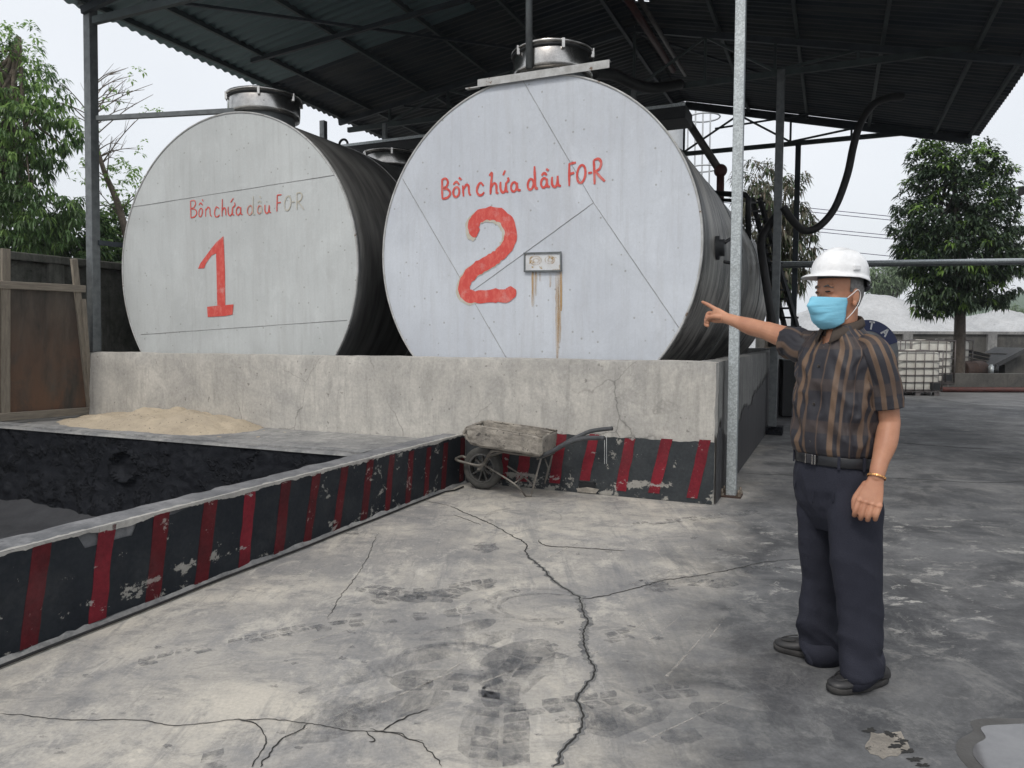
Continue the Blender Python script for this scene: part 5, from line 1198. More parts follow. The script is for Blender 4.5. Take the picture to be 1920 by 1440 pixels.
# bare branched tree behind the left post
D = 15.5; bt = thing('bare_tree', at(250, 634, D), 'sparse nearly bare tree behind the left shed post', 'tree'); m = MB(); rnd = random.Random(21)
def br(pts, r0, r1): C = catmull(pts, 5); m.tube(C, [r0 + (r1 - r0) * i / (len(C) - 1) for i in range(len(C))], 8); return C
base = at(262, 660, D); base.z = 0
tr_ = br([base, at(250, 520, D), at(225, 395, D), at(195, 320, D), at(178, 255, D), at(165, 170, D)], .11, .012)
m2 = MB()
for i in range(34):
    q = tr_[rnd.randrange(8, len(tr_))]; a = rnd.uniform(0, 6.28); d = Vector((math.cos(a), math.sin(a) * .6, rnd.uniform(.0, .9))); L = rnd.uniform(.4, 1.25); e = q + d * L; mid = q + d * L * .5 + Z1 * .08; br([q, mid, e], .014, .004)
    for j in range(3):
        d2 = (d + Vector((rnd.uniform(-.8, .8), rnd.uniform(-.8, .8), rnd.uniform(-.3, .9)))).normalized() * rnd.uniform(.15, .45); br([mid, mid + d2 * .5, mid + d2], .006, .002)
    if rnd.random() < .35:
        for _ in range(4): whorl(m2, rnd, e + Vector((rnd.uniform(-.2, .2), rnd.uniform(-.2, .2), rnd.uniform(-.15, .15))), .11, .05, 6, [0], .6)
for px, py in [(215,320),(240,345),(205,335),(255,330),(225,300),(262,325),(190,375),(235,372),(160,300)]:
    for _ in range(7): p = at(px + rnd.uniform(-16, 16), py + rnd.uniform(-12, 12), D + rnd.uniform(-.3, .3)); whorl(m2, rnd, p, .12, .05, 7, [0], .6)
m.build('trunk', M['barkpale'], bt, fix=False); m2.build('leaves', [M['eucnew']], bt, fix=False)
# shrubs over the boundary wall
for i, (px, py, rx, ry, D, sd, lab) in enumerate([(40,465,90,55,14.6,31,'leafy green bush over the boundary wall at the left edge'), (150,450,75,60,15.2,32,'leafy green bush over the boundary wall behind the left post'), (225,440,50,60,16.2,33,'leafy green bush between the left post and tank 1')]):
    b = at(px, 634, D); b.z = 0
    tree('bush', b, [at(px, 560, D), at(px, py, D)], [L_(px, py, rx, ry, 1, D), L_(px + 20, py + 50, rx, 50, 1, D), L_(px - 15, py + 30, rx, 50, 1, D)], 420, .17, .07, 9, [0, 0, 1], ['euc', 'leafmid', 'eucnew'], lab, 'bush', sd, 'bark', .05, 1.0, 'bushes behind the boundary wall', .2, lambda p: .25, 14)
# ================================================================ THE WORKER
MO = Vector((1.365, 3.08, 0)); MF = Vector((-.8926, -.4508, 0)); ML = Vector((.4508, -.8926, 0))
def m_(f, l, z): return MO + MF * f + ML * l + Z1 * z
man = thing('person', MO, 'man in white helmet, blue face mask and brown striped shirt pointing at the tanks', 'person')
n = NT('skin'); f_ = n.noise(22, 5, .6); c = n.mix(n.ramp(n.noise(9, 4), .35, .65), (.49, .25, .155), (.38, .18, .11)); n.bump(f_, .12, .003)
n.p.inputs['Subsurface Weight'].default_value = .12; n.p.inputs['Subsurface Radius'].default_value = (.02, .008, .004); n.p.inputs['Subsurface Scale'].default_value = .3
M['skin'] = n.set(c, .5, 0, .4)
M['hair'] = worn('grey_hair', (.22, .215, .21), (.10, .098, .095), 60, .8)
M['dark'] = worn('dark_iris', (.012, .009, .008), (.02, .012, .01), 9, .3)
M['helmet'] = worn('white_helmet_shell', (.78, .79, .80), (.74, .75, .76), 2, .28, bump=.02)
M['strap'] = worn('dark_strap', (.02, .02, .024), (.035, .035, .04), 20, .7)
n = NT('surgical_mask'); v = n.mapping((1, 1, 1)); g = n.noise(12, 6, .65, 0, n.mapping((1, 1, 5))); n.bump(g, .6, .004); M['mask'] = n.set(n.mix(g, (.16, .48, .66), (.28, .60, .76)), .8, 0, .2)
M['loop'] = worn('ear_loop', (.75, .76, .78), (.7, .7, .7), 9, .8)
n = NT('navy_cloth'); g = n.noise(220, 2, .5); c = n.mix(g, (.016, .017, .027), (.028, .030, .042)); n.bump(n.mix(.7, g, n.noise(7, 5, .6, .6, n.mapping((1, 1, .8), (.5, .3, 0)))), .5, .012); M['navycloth'] = n.set(c, .85, 0, .2)
M['shoe'] = worn('black_leather', (.020, .020, .022), (.035, .034, .034), 18, .45, bump=.25, bd=.003)
M['sole'] = worn('shoe_sole', (.025, .024, .024), (.05, .048, .046), 20, .8)
M['belt'] = worn('belt_leather', (.012, .013, .016), (.02, .021, .024), 20, .35)
M['buckle'] = worn('buckle_metal', (.55, .53, .5), (.4, .38, .36), 20, .22, 1.0)
M['gold'] = worn('gold_links', (.65, .36, .16), (.5, .26, .1), 60, .25, 1.0)
M['button'] = worn('shirt_button', (.03, .025, .022), (.09, .08, .07), 60, .35)
# striped shirt: stripe pattern follows a per-vertex coordinate laid along the cloth
n = NT('striped_shirt'); at_ = n.n.new('ShaderNodeAttribute'); at_.attribute_name = 'cloth'; X = n.xyz(at_.outputs['Vector'])
def band(n, x, per, lo, hi, ph=0):
    u = n.math('FRACT', n.math('ADD', n.math('DIVIDE', x, per), ph)); a = n.math('SMOOTH_MIN', 1, n.math('MULTIPLY', n.math('SUBTRACT', u, lo), 40)); b = n.math('MULTIPLY', n.math('SUBTRACT', hi, u), 40)
    m = n.math('MINIMUM', a, b); return n.math('MAXIMUM', n.math('MINIMUM', m, 1), 0)
b1 = band(n, X[0], .125, .02, .22); b2 = band(n, X[0], .125, .34, .46); b3 = band(n, X[0], .125, .70, .76)
st = n.math('MAXIMUM', n.math('MAXIMUM', b1, n.math('MULTIPLY', b2, .9)), n.math('MULTIPLY', b3, .7))
b4 = n.math('MULTIPLY', band(n, X[0], .044, .05, .50), .9); st = n.math('ADD', n.math('MULTIPLY', st, n.math('SUBTRACT', 1, X[2])), n.math('MULTIPLY', b4, X[2]))
hb = n.math('MULTIPLY', band(n, X[1], .17, .1, .42), .18)
fade = n.ramp(n.noise(5, 4, .6), .3, .6, (.55, .55, .55), (1, 1, 1))
k = n.math('MAXIMUM', n.math('MULTIPLY', st, fade), hb)
tw = n.noise(300, 2, .5); dk = n.mix(tw, (.017, .017, .022), (.030, .029, .036)); c = n.mix(k, dk, n.mix(tw, (.12, .076, .048), (.165, .105, .068)))
n.bump(n.mix(.6, tw, n.noise(14, 4, .6)), .2, .004); M['shirt'] = n.set(c, .6, 0, .35)

def se(a, e):                        # superellipse direction
    c, s = math.cos(a), math.sin(a)
    return math.copysign(abs(c) ** e, c), math.copysign(abs(s) ** e, s)
def limb(mb, pts, rads, n_=20, k=5, axis=None, flat=1.0, mi=0):
    C = catmull(pts, k); Rr = []
    for i in range(len(C)):
        q = i / (len(C) - 1) * (len(rads) - 1); j = min(int(q), len(rads) - 2); f = q - j; f = f * f * (3 - 2 * f); Rr.append(rads[j] * (1 - f) + rads[j + 1] * f)
    rings = []; u = None
    for i, p in enumerate(C):
        d = (C[min(i + 1, len(C) - 1)] - C[max(i - 1, 0)]).normalized()
        if u is None: u = (axis or Z1).copy()
        u = (u - d * u.dot(d)).normalized(); w = d.cross(u)
        rings.append([p + (u * math.cos(a) * flat + w * math.sin(a)) * Rr[i] for a in [2 * math.pi * t / n_ for t in range(n_)]])
    e0, e1 = rings[0], rings[-1]
    c0 = sum(e0, Vector()) / n_; c1 = sum(e1, Vector()) / n_; d0 = (C[0] - C[1]).normalized(); d1 = (C[-1] - C[-2]).normalized()
    pre = [[c0 + (p - c0) * q + d0 * Rr[0] * z for p in e0] for q, z in ((.05, .85), (.5, .75), (.85, .45))]; post_ = [[c1 + (p - c1) * q + d1 * Rr[-1] * z for p in e1] for q, z in ((.85, .45), (.5, .75), (.05, .85))]
    return mb.rings(pre + rings + post_, mi)
def remesh(mb, name, voxel, mat, parent, sm=8, fac=.5, disp=None):
    o = mb.build(name, mat, None); m = o.modifiers.new('r', 'REMESH'); m.mode = 'VOXEL'; m.voxel_size = voxel; m.use_smooth_shade = True
    if sm: s = o.modifiers.new('s', 'SMOOTH'); s.factor = fac; s.iterations = sm
    dg = bpy.context.evaluated_depsgraph_get(); me = bpy.data.meshes.new_from_object(o.evaluated_get(dg)); old = o.data; o.modifiers.clear(); o.data = me; bpy.data.meshes.remove(old)
    if disp:
        me.update(); nv = len(me.vertices); co = np.empty(nv * 3); me.vertices.foreach_get('co', co); co = co.reshape(-1, 3); no = np.empty(nv * 3); me.vertex_normals.foreach_get('vector', no); no = no.reshape(-1, 3)
        for i in range(nv): co[i] += no[i] * disp(co[i])
        me.vertices.foreach_set('co', co.ravel()); me.update()
    me.polygons.foreach_set('use_smooth', [True] * len(me.polygons))
    if not me.materials: me.materials.append(mat)
    o.parent = parent; o.matrix_parent_inverse = PM(parent).inverted(); return o

# ---- body (skin): head, neck, arms, hands, with trunk and legs inside the clothes
B = MB()
HC = m_(.012, 0, 1.60)                      # middle of the head
HF = Matrix.Rotation(R(-6), 3, 'Z') @ MF; HLf = Matrix.Rotation(R(-6), 3, 'Z') @ ML
def h_(f, l, z): return HC + HF * f + HLf * l + Z1 * z
HEADP = [(-.118, .060, -.005, .022, 1), (-.108, .076, -.01, .036, .95), (-.09, .084, -.035, .050, .9), (-.065, .088, -.062, .060, .85), (-.035, .090, -.082, .067, .85), (0, .088, -.095, .073, .85), (.03, .090, -.100, .076, .88), (.06, .090, -.098, .076, .9), (.09, .078, -.085, .068, .95), (.115, .045, -.055, .045, 1)]
def hq(z):
    for a, b in zip(HEADP, HEADP[1:]):
        if a[0] <= z <= b[0]: q = (z - a[0]) / (b[0] - a[0]); return [a[i] + (b[i] - a[i]) * q for i in range(1, 5)]
    return list(HEADP[-1][1:])
def headpt(a, z, g=0.0):
    fr, bk, w, e = hq(z); cx, sy = se(a, e); mid = (fr + bk) / 2; hd = (fr - bk) / 2 + g
    return h_(mid + hd * cx, (w + g) * sy * (1 if cx < .3 else 1 - .12 * (cx - .3)), z)
def facef(l, z):                     # how far forward the face is at this height and side offset
    best = 0
    for k in range(0, 90, 2):
        fr, bk, w, e = hq(z); cx, sy = se(R(k), e); y = w * sy * (1 if cx < .3 else 1 - .12 * (cx - .3))
        best = (fr + bk) / 2 + (fr - bk) / 2 * cx
        if y >= abs(l): break
    return best
hr = []
for z, fr, bk, w, e in HEADP:
    rg = []
    for i in range(32):
        cx, sy = se(2 * math.pi * i / 32, e); mid = (fr + bk) / 2; hd = (fr - bk) / 2; rg.append(h_(mid + hd * cx, w * sy * (1 if cx < .3 else 1 - .12 * (cx - .3)), z))
    hr.append(rg)
B.rings(hr)
B.ell(h_(.084, 0, -.034), .016, .014, .028, HF, HLf); B.ell(h_(.083, 0, .012), .016, .010, .030, HF, HLf)        # nose
B.ell(h_(facef(.028, .035) - .006, .028, .036), .013, .022, .008, HF, HLf); B.ell(h_(facef(.028, .035) - .006, -.028, .036), .013, .022, .008, HF, HLf)   # brow
for q in (-1, 1):
    B.ell(h_(.066, .042 * q, -.022), .024, .024, .018, HF, HLf)                                                # cheeks
    B.ell(h_(facef(.031, .013) - .005, .031 * q, .0135), .010, .017, .009, HF, HLf)                                                  # lids
    B.ell(h_(-.012, .078 * q, -.005), .018, .009, .032, HF, HLf); B.ell(h_(-.006, .079 * q, -.034), .010, .008, .014, HF, HLf)  # ears
limb(B, [m_(-.02, 0, 1.38), m_(-.012, 0, 1.46), h_(-.018, 0, -.05)], [.068, .060, .062], 20)
# trunk / pelvis inside the clothes
tr = []
for z, w, d, f in [(.80, .13, .10, 0), (.95, .14, .105, 0), (1.15, .145, .10, 0), (1.3, .155, .095, -.01), (1.385, .140, .088, -.014), (1.42, .105, .078, -.014), (1.455, .07, .066, -.013)]:
    tr.append([m_(f + d * math.cos(a), w * math.sin(a), z) for a in [2 * math.pi * t / 24 for t in range(24)]])
B.rings(tr)
LK, RK = at(1610, 1090, 2.965), at(1542, 1090, 3.2)
LA, RA = at(1614, 1235, 2.96), at(1545, 1205, 3.2)
limb(B, [m_(0, .085, .88), LK, LA], [.07, .045, .034], 16); limb(B, [m_(0, -.085, .88), RK, RA], [.07, .045, .034], 16)
# hanging left arm
SHL = at(1645, 658, 2.93); ELL = at(1667, 792, 2.93); WRL = at(1643, 896, 2.86)
limb(B, [SHL - Z1 * .03, SHL.lerp(ELL, .5) + Vector((.002, 0, 0)), ELL], [.046, .047, .042], 20)
limb(B, [ELL, ELL.lerp(WRL, .35) + Vector((.006, 0, 0)), ELL.lerp(WRL, .75), WRL], [.042, .0425, .0315, .0275], 20)
# raised right arm
SHR = at(1515, 648, 3.22); ELR = at(1437, 620, 3.44); WRR = at(1362, 597, 3.64)
limb(B, [SHR, SHR.lerp(ELR, .5), ELR], [.055, .049, .043], 20)
limb(B, [ELR, ELR.lerp(WRR, .35) - Z1 * .004, ELR.lerp(WRR, .78), WRR], [.041, .041, .029, .026], 20)
# left hand: back of the hand to the camera, fingers hanging, loosely curled
KL = at(1629, 946, 2.835); hd = (KL - WRL).normalized()
vw = (KL - Vector((0, 0, CAM_H))).normalized(); sx = hd.cross(vw).normalized(); 
if sx.x > 0: sx = -sx                     # towards image left (thumb side)
bk_ = hd.cross(sx).normalized()
if bk_.dot(vw) < 0: bk_ = -bk_            # away from the camera = palm side
pr_ = []
for q, w, t in [(-.1, .027, .022), (.15, .031, .020), (.45, .039, .017), (.8, .045, .0155), (1.0, .044, .0135)]:
    c = WRL.lerp(KL, q); pr_.append([c + sx * w * math.copysign(abs(math.cos(a)) ** .8, math.cos(a)) + bk_ * t * math.sin(a) for a in [2 * math.pi * k / 20 for k in range(20)]])
B.rings(pr_)
for i, (o, ln) in enumerate([(.0365, .92), (.0122, 1.0), (-.0122, .96), (-.0365, .80)]):
    p0 = KL + sx * o - hd * .010 - bk_ * .002; p1 = p0 + hd * .048 * ln + bk_ * .003 + sx * .002; p2 = p1 + hd * .020 * ln + bk_ * .020; p3 = p2 - hd * .006 + bk_ * .018
    limb(B, [p0, p1, p2, p3], [.0116, .0108, .0098, .0085], 12, 4)
    B.ell(KL + sx * o - bk_ * .007 - hd * .004, .010, .010, .008)
t0 = WRL.lerp(KL, .30) + sx * .028 + bk_ * .008; t1 = WRL.lerp(KL, .85) + sx * .050 + bk_ * .016; t2 = t1 + hd * .034 - sx * .002 + bk_ * .006; t3 = t2 + hd * .022 - sx * .008 + bk_ * .004
limb(B, [t0, t1, t2, t3], [.016, .0135, .0115, .009], 12, 4)
# right hand: index pointing, the others curled under
KR = at(1338, 586, 3.70); hr_ = (KR - WRR).normalized(); vr = (KR - Vector((0, 0, CAM_H))).normalized(); upv = (Z1 - hr_ * Z1.dot(hr_)).normalized(); sd_ = hr_.cross(upv).normalized()
if sd_.dot(vr) > 0: sd_ = -sd_          # towards the camera
pr_ = []
for q, w, t in [(-.1, .026, .021), (.2, .030, .021), (.5, .036, .020), (.8, .040, .018), (1.0, .038, .016)]:
    c = WRR.lerp(KR, q) - upv * .010 * q; pr_.append([c + upv * w * math.cos(a) + sd_ * t * math.sin(a) for a in [2 * math.pi * k / 20 for k in range(20)]])
B.rings(pr_)
i0 = KR + upv * .018; tip = at(1317, 566, 3.735); limb(B, [i0 - hr_ * .01, i0.lerp(tip, .45) + upv * .002, tip], [.0125, .0105, .0075], 12, 5)
for j, (o, ln) in enumerate([(-.002, 1.0), (-.020, .95), (-.036, .8)]):
    p0 = KR + upv * o - hr_ * .008; p1 = p0 + hr_ * .034 * ln - upv * .012; p2 = p1 - upv * .020 + sd_ * .012 - hr_ * .006; p3 = p2 - hr_ * .022 + sd_ * .008
    limb(B, [p0, p1, p2, p3], [.0118, .0112, .010, .0085], 12, 4)
q0 = WRR.lerp(KR, .35) + sd_ * .016 - upv * .004; limb(B, [q0, q0 + hr_ * .034 + sd_ * .012 - upv * .012, q0 + hr_ * .056 + sd_ * .006 - upv * .034, q0 + hr_ * .064 - upv * .052], [.0155, .013, .011, .0085], 12, 4)
body = remesh(B, 'body', .0028, M['skin'], man, 3, .5)
# face details
for q in (-1, 1):
    m = MB(); m.ell(h_(facef(.031, .0135) + .0065, .031 * q, .0135), .0035, .012, .0036, (HF * .94 + HLf * .34 * q).normalized(), (HLf * .94 - HF * .34 * q).normalized()); m.build('eye', M['dark'], man)
    m = MB(); P = [h_(facef(.031 + .017 * k, .034) + .0085 - .0025 * abs(k), (.031 + .017 * k) * q, .0335 + .004 * (1 - abs(k)) - .005 * max(0, k)) for k in (-1, -.5, 0, .5, 1)]; m.tube(P, [.002, .0035, .004, .0035, .0015], 6); m.build('eyebrow', M['hair'], man)
# hair at the temples and nape
m = MB(); rg = []
for z, g in [(-.045, -.01), (-.02, .002), (.0, .004), (.03, .005), (.07, .004), (.085, .0)]:
    r_ = []
    for i in range(29):
        a = R(80) + R(200) * i / 28; c_, s_2 = se(a, .88); fr = .0
        lo = (.0 if abs(math.degrees(a) - 180) > 72 else 0)
        fr_ = max(0, min(1, (abs(math.degrees(a) - 180) - 66) / 14)); zz = max(z, -.045 + .060 * fr_); jt = .0025 * nz(c_ * 9, s_2 * 9, z * 60, 3); r_.append(headpt(a, zz, .0035 + jt))
    rg.append(r_)
vs = [p for r_ in rg for p in r_]; m.add(vs, [(i * 29 + k, i * 29 + k + 1, (i + 1) * 29 + k + 1, (i + 1) * 29 + k) for i in range(5) for k in range(28)], 0, True); hh = m.build('hair', M['hair'], man); md = hh.modifiers.new('t', 'SOLIDIFY'); md.thickness = .003
# mask: pleated rectangle bulging over nose and chin
m = MB(); nu, nv_ = 36, 30; vs = []
for i in range(nu + 1):
    u = -1 + 2 * i / nu
    for j in range(nv_ + 1):
        v = j / nv_; z = -.017 - (.121 - .032 * u * u) * v; zz = z + (.010 * (1 - abs(u)) if j < 3 else 0)
        bulge = (.034 * math.exp(-(u / .26) ** 2) * math.exp(-((v - .18) / .30) ** 2) + .026 * (1 - u * u) * math.sin(math.pi * min(1, v * .85 + .1)))
        hw = .075 - .014 * v ** 1.5; ang = u * R(80); fx = .013 + (.090 - .012 * v) * math.cos(ang) ** .85 + bulge; ly = hw * math.sin(ang) * 1.06
        if v > .8: fx -= (v - .8) * .14 * (1 - u * u)
        pl = .0042 * (v * 4 % 1.0) * (1 - u * u); cr = .0025 * nz(u * 3, v * 5, 1.5, 1.2) * 1.3
        vs.append(h_(fx + pl + cr, ly, zz + .008 * u * u * (v - .5) * -1))
m.add(vs, [(i * (nv_ + 1) + j, i * (nv_ + 1) + j + 1, (i + 1) * (nv_ + 1) + j + 1, (i + 1) * (nv_ + 1) + j) for i in range(nu) for j in range(nv_)], 0, True)
mk = m.build('face_mask', M['mask'], man); md = mk.modifiers.new('t', 'SOLIDIFY'); md.thickness = .0025; md.offset = 1
for q in (-1, 1):
    m = MB(); m.tube(catmull([h_(.030, .076 * q, -.014), h_(.010, .084 * q, .004), h_(-.012, .088 * q, .020), h_(-.032, .083 * q, .002), h_(-.024, .082 * q, -.035), h_(.0, .078 * q, -.070), h_(.020, .062 * q, -.100)], 5), .0017, 6); m.build('ear_loop', M['loop'], mk)
# ---- safety helmet
hm = MB(); vs = []; NA, NR = 72, 26; HB = .081
def hpt(a, r, lift=0):
    c_, s_3 = math.cos(a), math.sin(a)
    fx = .126 if c_ > 0 else .120; x = fx * c_ * math.sin(r) ** .92; y = .100 * s_3 * math.sin(r) ** .92; z = .112 * math.cos(r) ** .85 if math.cos(r) > 0 else 0
    rid = .0065 * max(0, 1 - (y / .022) ** 2) ** .5 if abs(y) < .022 else 0; rid2 = .003 * max(0, 1 - ((abs(y) - .052) / .010) ** 2) if abs(abs(y) - .052) < .010 else 0
    return h_(x - .004 + .0, y, HB + z + (rid + rid2) * max(0, math.cos(r)) ** .6 - .10 * x * 0)
tiltH = 0.0
for j in range(NR + 1):
    r = math.pi / 2 * j / NR
    for i in range(NA): vs.append(hpt(2 * math.pi * i / NA, r))
for k in range(1, 7):                        # brim flaring out, long peak at the front
    for i in range(NA):
        a = 2 * math.pi * i / NA; c_, s_3 = math.cos(a), math.sin(a); ext = .009 + .038 * max(0, c_) ** 1.5; f = k / 6
        vs.append(h_((.126 if c_ > 0 else .120) * c_ - .004 + ext * f * c_, (.100 + ext * f * .75) * s_3, HB - .004 * f - .014 * f * f * (.6 + .4 * max(0, c_)) - (.012 * f * max(0, -c_))))
tot = NR + 7
hm.add(vs, [(j * NA + i, j * NA + (i + 1) % NA, (j + 1) * NA + (i + 1) % NA, (j + 1) * NA + i) for j in range(tot - 1) for i in range(NA)], 0, True)
ho = hm.build('helmet', M['helmet'], man, fix=True); md = ho.modifiers.new('t', 'SOLIDIFY'); md.thickness = .003; md.offset = -1
# tip the helmet back a little about the head's side axis
pv = h_(0, 0, HB); ax_m = Matrix.Rotation(R(-4), 4, HLf); 
for v in ho.data.vertices: v.co = pv + ax_m @ (v.co - pv)
m = MB(); m.strip([h_(-.004 + .096 * math.cos(a), .078 * math.sin(a), .068) for a in np.linspace(0, 2 * math.pi, 49)], [h_(-.004 + .094 * math.cos(a), .077 * math.sin(a), .098) for a in np.linspace(0, 2 * math.pi, 49)], Z1, .001)
m.strip([h_(-.05 - .060 * math.cos(a), .084 * math.sin(a), .036) for a in np.linspace(-1.3, 1.3, 25)], [h_(-.05 - .060 * math.cos(a), .084 * math.sin(a), .070) for a in np.linspace(-1.3, 1.3, 25)], Z1, .001)
hb_ = m.build('headband', M['strap'], ho); md = hb_.modifiers.new('t', 'SOLIDIFY'); md.thickness = .004
m = MB(); q = h_(-.106, .030, .036); m.ell(q, .026, .020, .020, HF, HLf); m.build('adjuster_knob', M['strap'], ho)
# side slot bosses
m = MB(); m.box(h_(.01, .101, HB + .026), .034, .010, .022, HF, HLf); m.box(h_(.01, -.101, HB + .026), .034, .010, .022, HF, HLf); m.build('slot_boss', M['helmet'], ho, bevel=.004)

# ---- shirt: one mesh of trunk, two sleeves
SV = []; SF = []; SC = []
def sadd(rings, us, vs_, closed=True, sel=0):
    b = len(SV); n_ = len(rings[0])
    for i, r_ in enumerate(rings):
        for k, p in enumerate(r_): SV.append(p); SC.append((us[i][k], vs_[i], sel))
    for i in range(len(rings) - 1):
        for k in range(n_ - (0 if closed else 1)): SF.append((b + i * n_ + k, b + i * n_ + (k + 1) % n_, b + (i + 1) * n_ + (k + 1) % n_, b + (i + 1) * n_ + k))
prof = [(.915, .150, .112, .004), (.938, .158, .124, .006), (.952, .168, .134, .010), (.975, .172, .140, .012), (1.02, .172, .140, .012), (1.08, .171, .135, .009), (1.16, .172, .130, .005), (1.24, .175, .126, .000), (1.31, .178, .119, -.004), (1.355, .180, .110, -.010), (1.385, .166, .099, -.014), (1.41, .140, .090, -.016), (1.435, .112, .082, -.016), (1.458, .088, .074, -.014), (1.475, .078, .070, -.010)]
def pinterp(z):
    for a, b in zip(prof, prof[1:]):
        if a[0] <= z <= b[0]: q = (z - a[0]) / (b[0] - a[0]); return [a[i] + (b[i] - a[i]) * q for i in range(1, 4)]
    return list(prof[-1][1:])
NC = 128; rings = []; us = []; vv_ = []
zs = list(np.linspace(.915, 1.36, 80)) + list(np.linspace(1.366, 1.475, 26))
for z in zs:
    w, d, f = pinterp(z); rg = []; uu = []
    low = max(0, min(1, (1.06 - z) / .1)); 
    for i in range(NC):
        a = 2 * math.pi * i / NC; e = .86; c_, s_3 = se(a, e)
        al = (a + math.pi) % (2 * math.pi) - math.pi
        # drape folds: diagonal pulls from the raised right shoulder, gathers at the belt, bagging at the side
        fold = .0075 * math.sin(a * 9 + 3 * nz(z, a, 0, 4)) * low * (.5 + .5 * nz(a, 0, 3, 2))
        diag = nz(a * 1.6 + z * 5.0, z * 3.2 - a * 1.1, 0.5, 1.6); fold += .014 * (1 - abs(diag) * 2.6) * (.3 + .7 * max(0, min(1, (z - .95) / .1)))
        fold += .004 * nz(a * 5 - z * 14, z * 5, 7, 1.4)
        if z > 1.44: fold *= .2
        plk = .0022 if abs(al) < .075 and z < 1.45 else 0
        rr = 1 + (fold + plk) / .15
        # right shoulder lifts with the arm
        liftr = .022 * max(0, -s_3) ** 2 * max(0, min(1, (z - 1.28) / .12)) * (1 if z < 1.44 else .3)
        rg.append(m_(f + d * c_ * rr, w * s_3 * rr, z + liftr)); uu.append(al * .155 + .072)
    rings.append(rg); us.append(uu); vv_.append(z)
sadd(rings, us, vv_)
def vcut(f):                       # the open neck
    i = min(f) // NC; z = zs[min(i, len(zs) - 1)]; k = sum((q % NC) for q in f) / 4; 
    if max(q % NC for q in f) - min(q % NC for q in f) > 2: k = 0
    al = (2 * math.pi * (k) / NC + math.pi) % (2 * math.pi) - math.pi
    return z > 1.40 and abs(al) < .50 * (z - 1.40) / .06
SF = [f for f in SF if not vcut(f)]
def sleeve(pts, rads, seed, cuff, us_=.062, uo=0, sel=0):
    C = catmull(pts, 14); NS = 64; rings = []; us = []; vv2 = []; u = None; L = 0
    for i, p in enumerate(C):
        d = (C[min(i + 1, len(C) - 1)] - C[max(i - 1, 0)]).normalized()
        if i: L += (p - C[i - 1]).length
        u = MF.copy() if u is None else u
        u = (u - d * u.dot(d)).normalized(); w = d.cross(u); q = i / (len(C) - 1) * (len(rads) - 1); j = min(int(q), len(rads) - 2); f = q - j; r = rads[j] * (1 - f) + rads[j + 1] * f
        rg = []; uu = []
        for k in range(NS):
            a = 2 * math.pi * k / NS; fo = .0055 * nz(a * 1.8, L * 16 + a, seed, 1.2) + .004 * nz(a * 4, L * 10, seed + 3, 1.4); fo += .002 if i > len(C) - 8 else 0
            sag = max(0, -(u * math.cos(a) + w * math.sin(a)).z) * cuff * (i / len(C))
            rg.append(p + (u * math.cos(a) + w * math.sin(a)) * (r + fo + sag)); uu.append(((a + math.pi) % (2 * math.pi) - math.pi) * us_ + uo)
        rings.append(rg); us.append(uu); vv2.append(L)
    # fold the cloth back inside at the cuff
    last = rings[-1]; c = sum(last, Vector()) / NS; d = (C[-1] - C[-2]).normalized()
    rings.append([c + (p - c) * .95 - d * .001 for p in last]); us.append(us[-1]); vv2.append(L); rings.append([c + (p - c) * .93 - d * .06 for p in last]); us.append(us[-1]); vv2.append(L - .03)
    sadd(rings, us, vv2, sel=sel)
sleeve([m_(-.012, .100, 1.398), m_(-.012, .142, 1.380), SHL + Vector((-.002, 0, -.035)), SHL.lerp(ELL, .45), at(1661, 765, 2.93)], [.046, .058, .064, .066, .064], 2, 0, .066, .008, 1)
sleeve([m_(-.01, -.10, 1.405), m_(-.008, -.150, 1.395), SHR + Vector((-.01, .01, -.01)), SHR.lerp(ELR, .3), at(1477, 639, 3.33)], [.050, .066, .068, .062, .057], 6, .022, .03, .07)
me = bpy.data.meshes.new('shirt'); me.from_pydata([tuple(p) for p in SV], [], SF); me.materials.append(M['shirt']); me.polygons.foreach_set('use_smooth', [True] * len(SF))
att = me.attributes.new('cloth', 'FLOAT_VECTOR', 'POINT'); att.data.foreach_set('vector', np.array(SC, dtype=np.float32).ravel())
so = bpy.data.objects.new('shirt', me); col.objects.link(so); so.parent = man; so.matrix_parent_inverse = PM(man).inverted()
# collar
CV = []; CF = []; CCo = []; nA = 48
def cadd(rows, inv=False):
    b = len(CV); n_ = len(rows[0])
    for r_ in rows: CV.extend(r_); CCo.extend([(k * .009, 0, 0) for k in range(n_)])
    for i in range(len(rows) - 1):
        for k in range(n_ - 1): CF.append((b + i * n_ + k, b + i * n_ + k + 1, b + (i + 1) * n_ + k + 1, b + (i + 1) * n_ + k))
rows = [[], [], [], [], [], []]
for k in range(nA + 1):
    q = -1 + 2 * k / nA; a = q * R(163) + math.pi; c_, s_3 = math.cos(a), math.sin(a); fr = abs(q) ** 5; drop = .026 + .040 * abs(q) ** 4; gap = .016 * fr
    base = (-.012 + .078 * c_, .074 * s_3, 1.462 - .030 * (c_ * .5 + .5)); top = (-.014 + .074 * c_ , .070 * s_3, 1.512 - .046 * (c_ * .5 + .5))
    out = (top[0] + .006 * c_, top[1] + .006 * s_3, top[2] + .001); lowr = (top[0] + (.013 + .014 * fr) * c_ + .020 * fr, top[1] + (.015 + .020 * fr) * s_3, top[2] - drop)
    rows[0].append(m_(*base)); rows[1].append(m_(*top)); rows[2].append(m_((top[0] + out[0]) / 2, (top[1] + out[1]) / 2, top[2] + .005)); rows[3].append(m_(*out))
    rows[4].append(m_((out[0] + lowr[0]) / 2 + .001 * c_, (out[1] + lowr[1]) / 2 + .001 * s_3, (out[2] + lowr[2]) / 2)); rows[5].append(m_(*lowr))
cadd(rows)
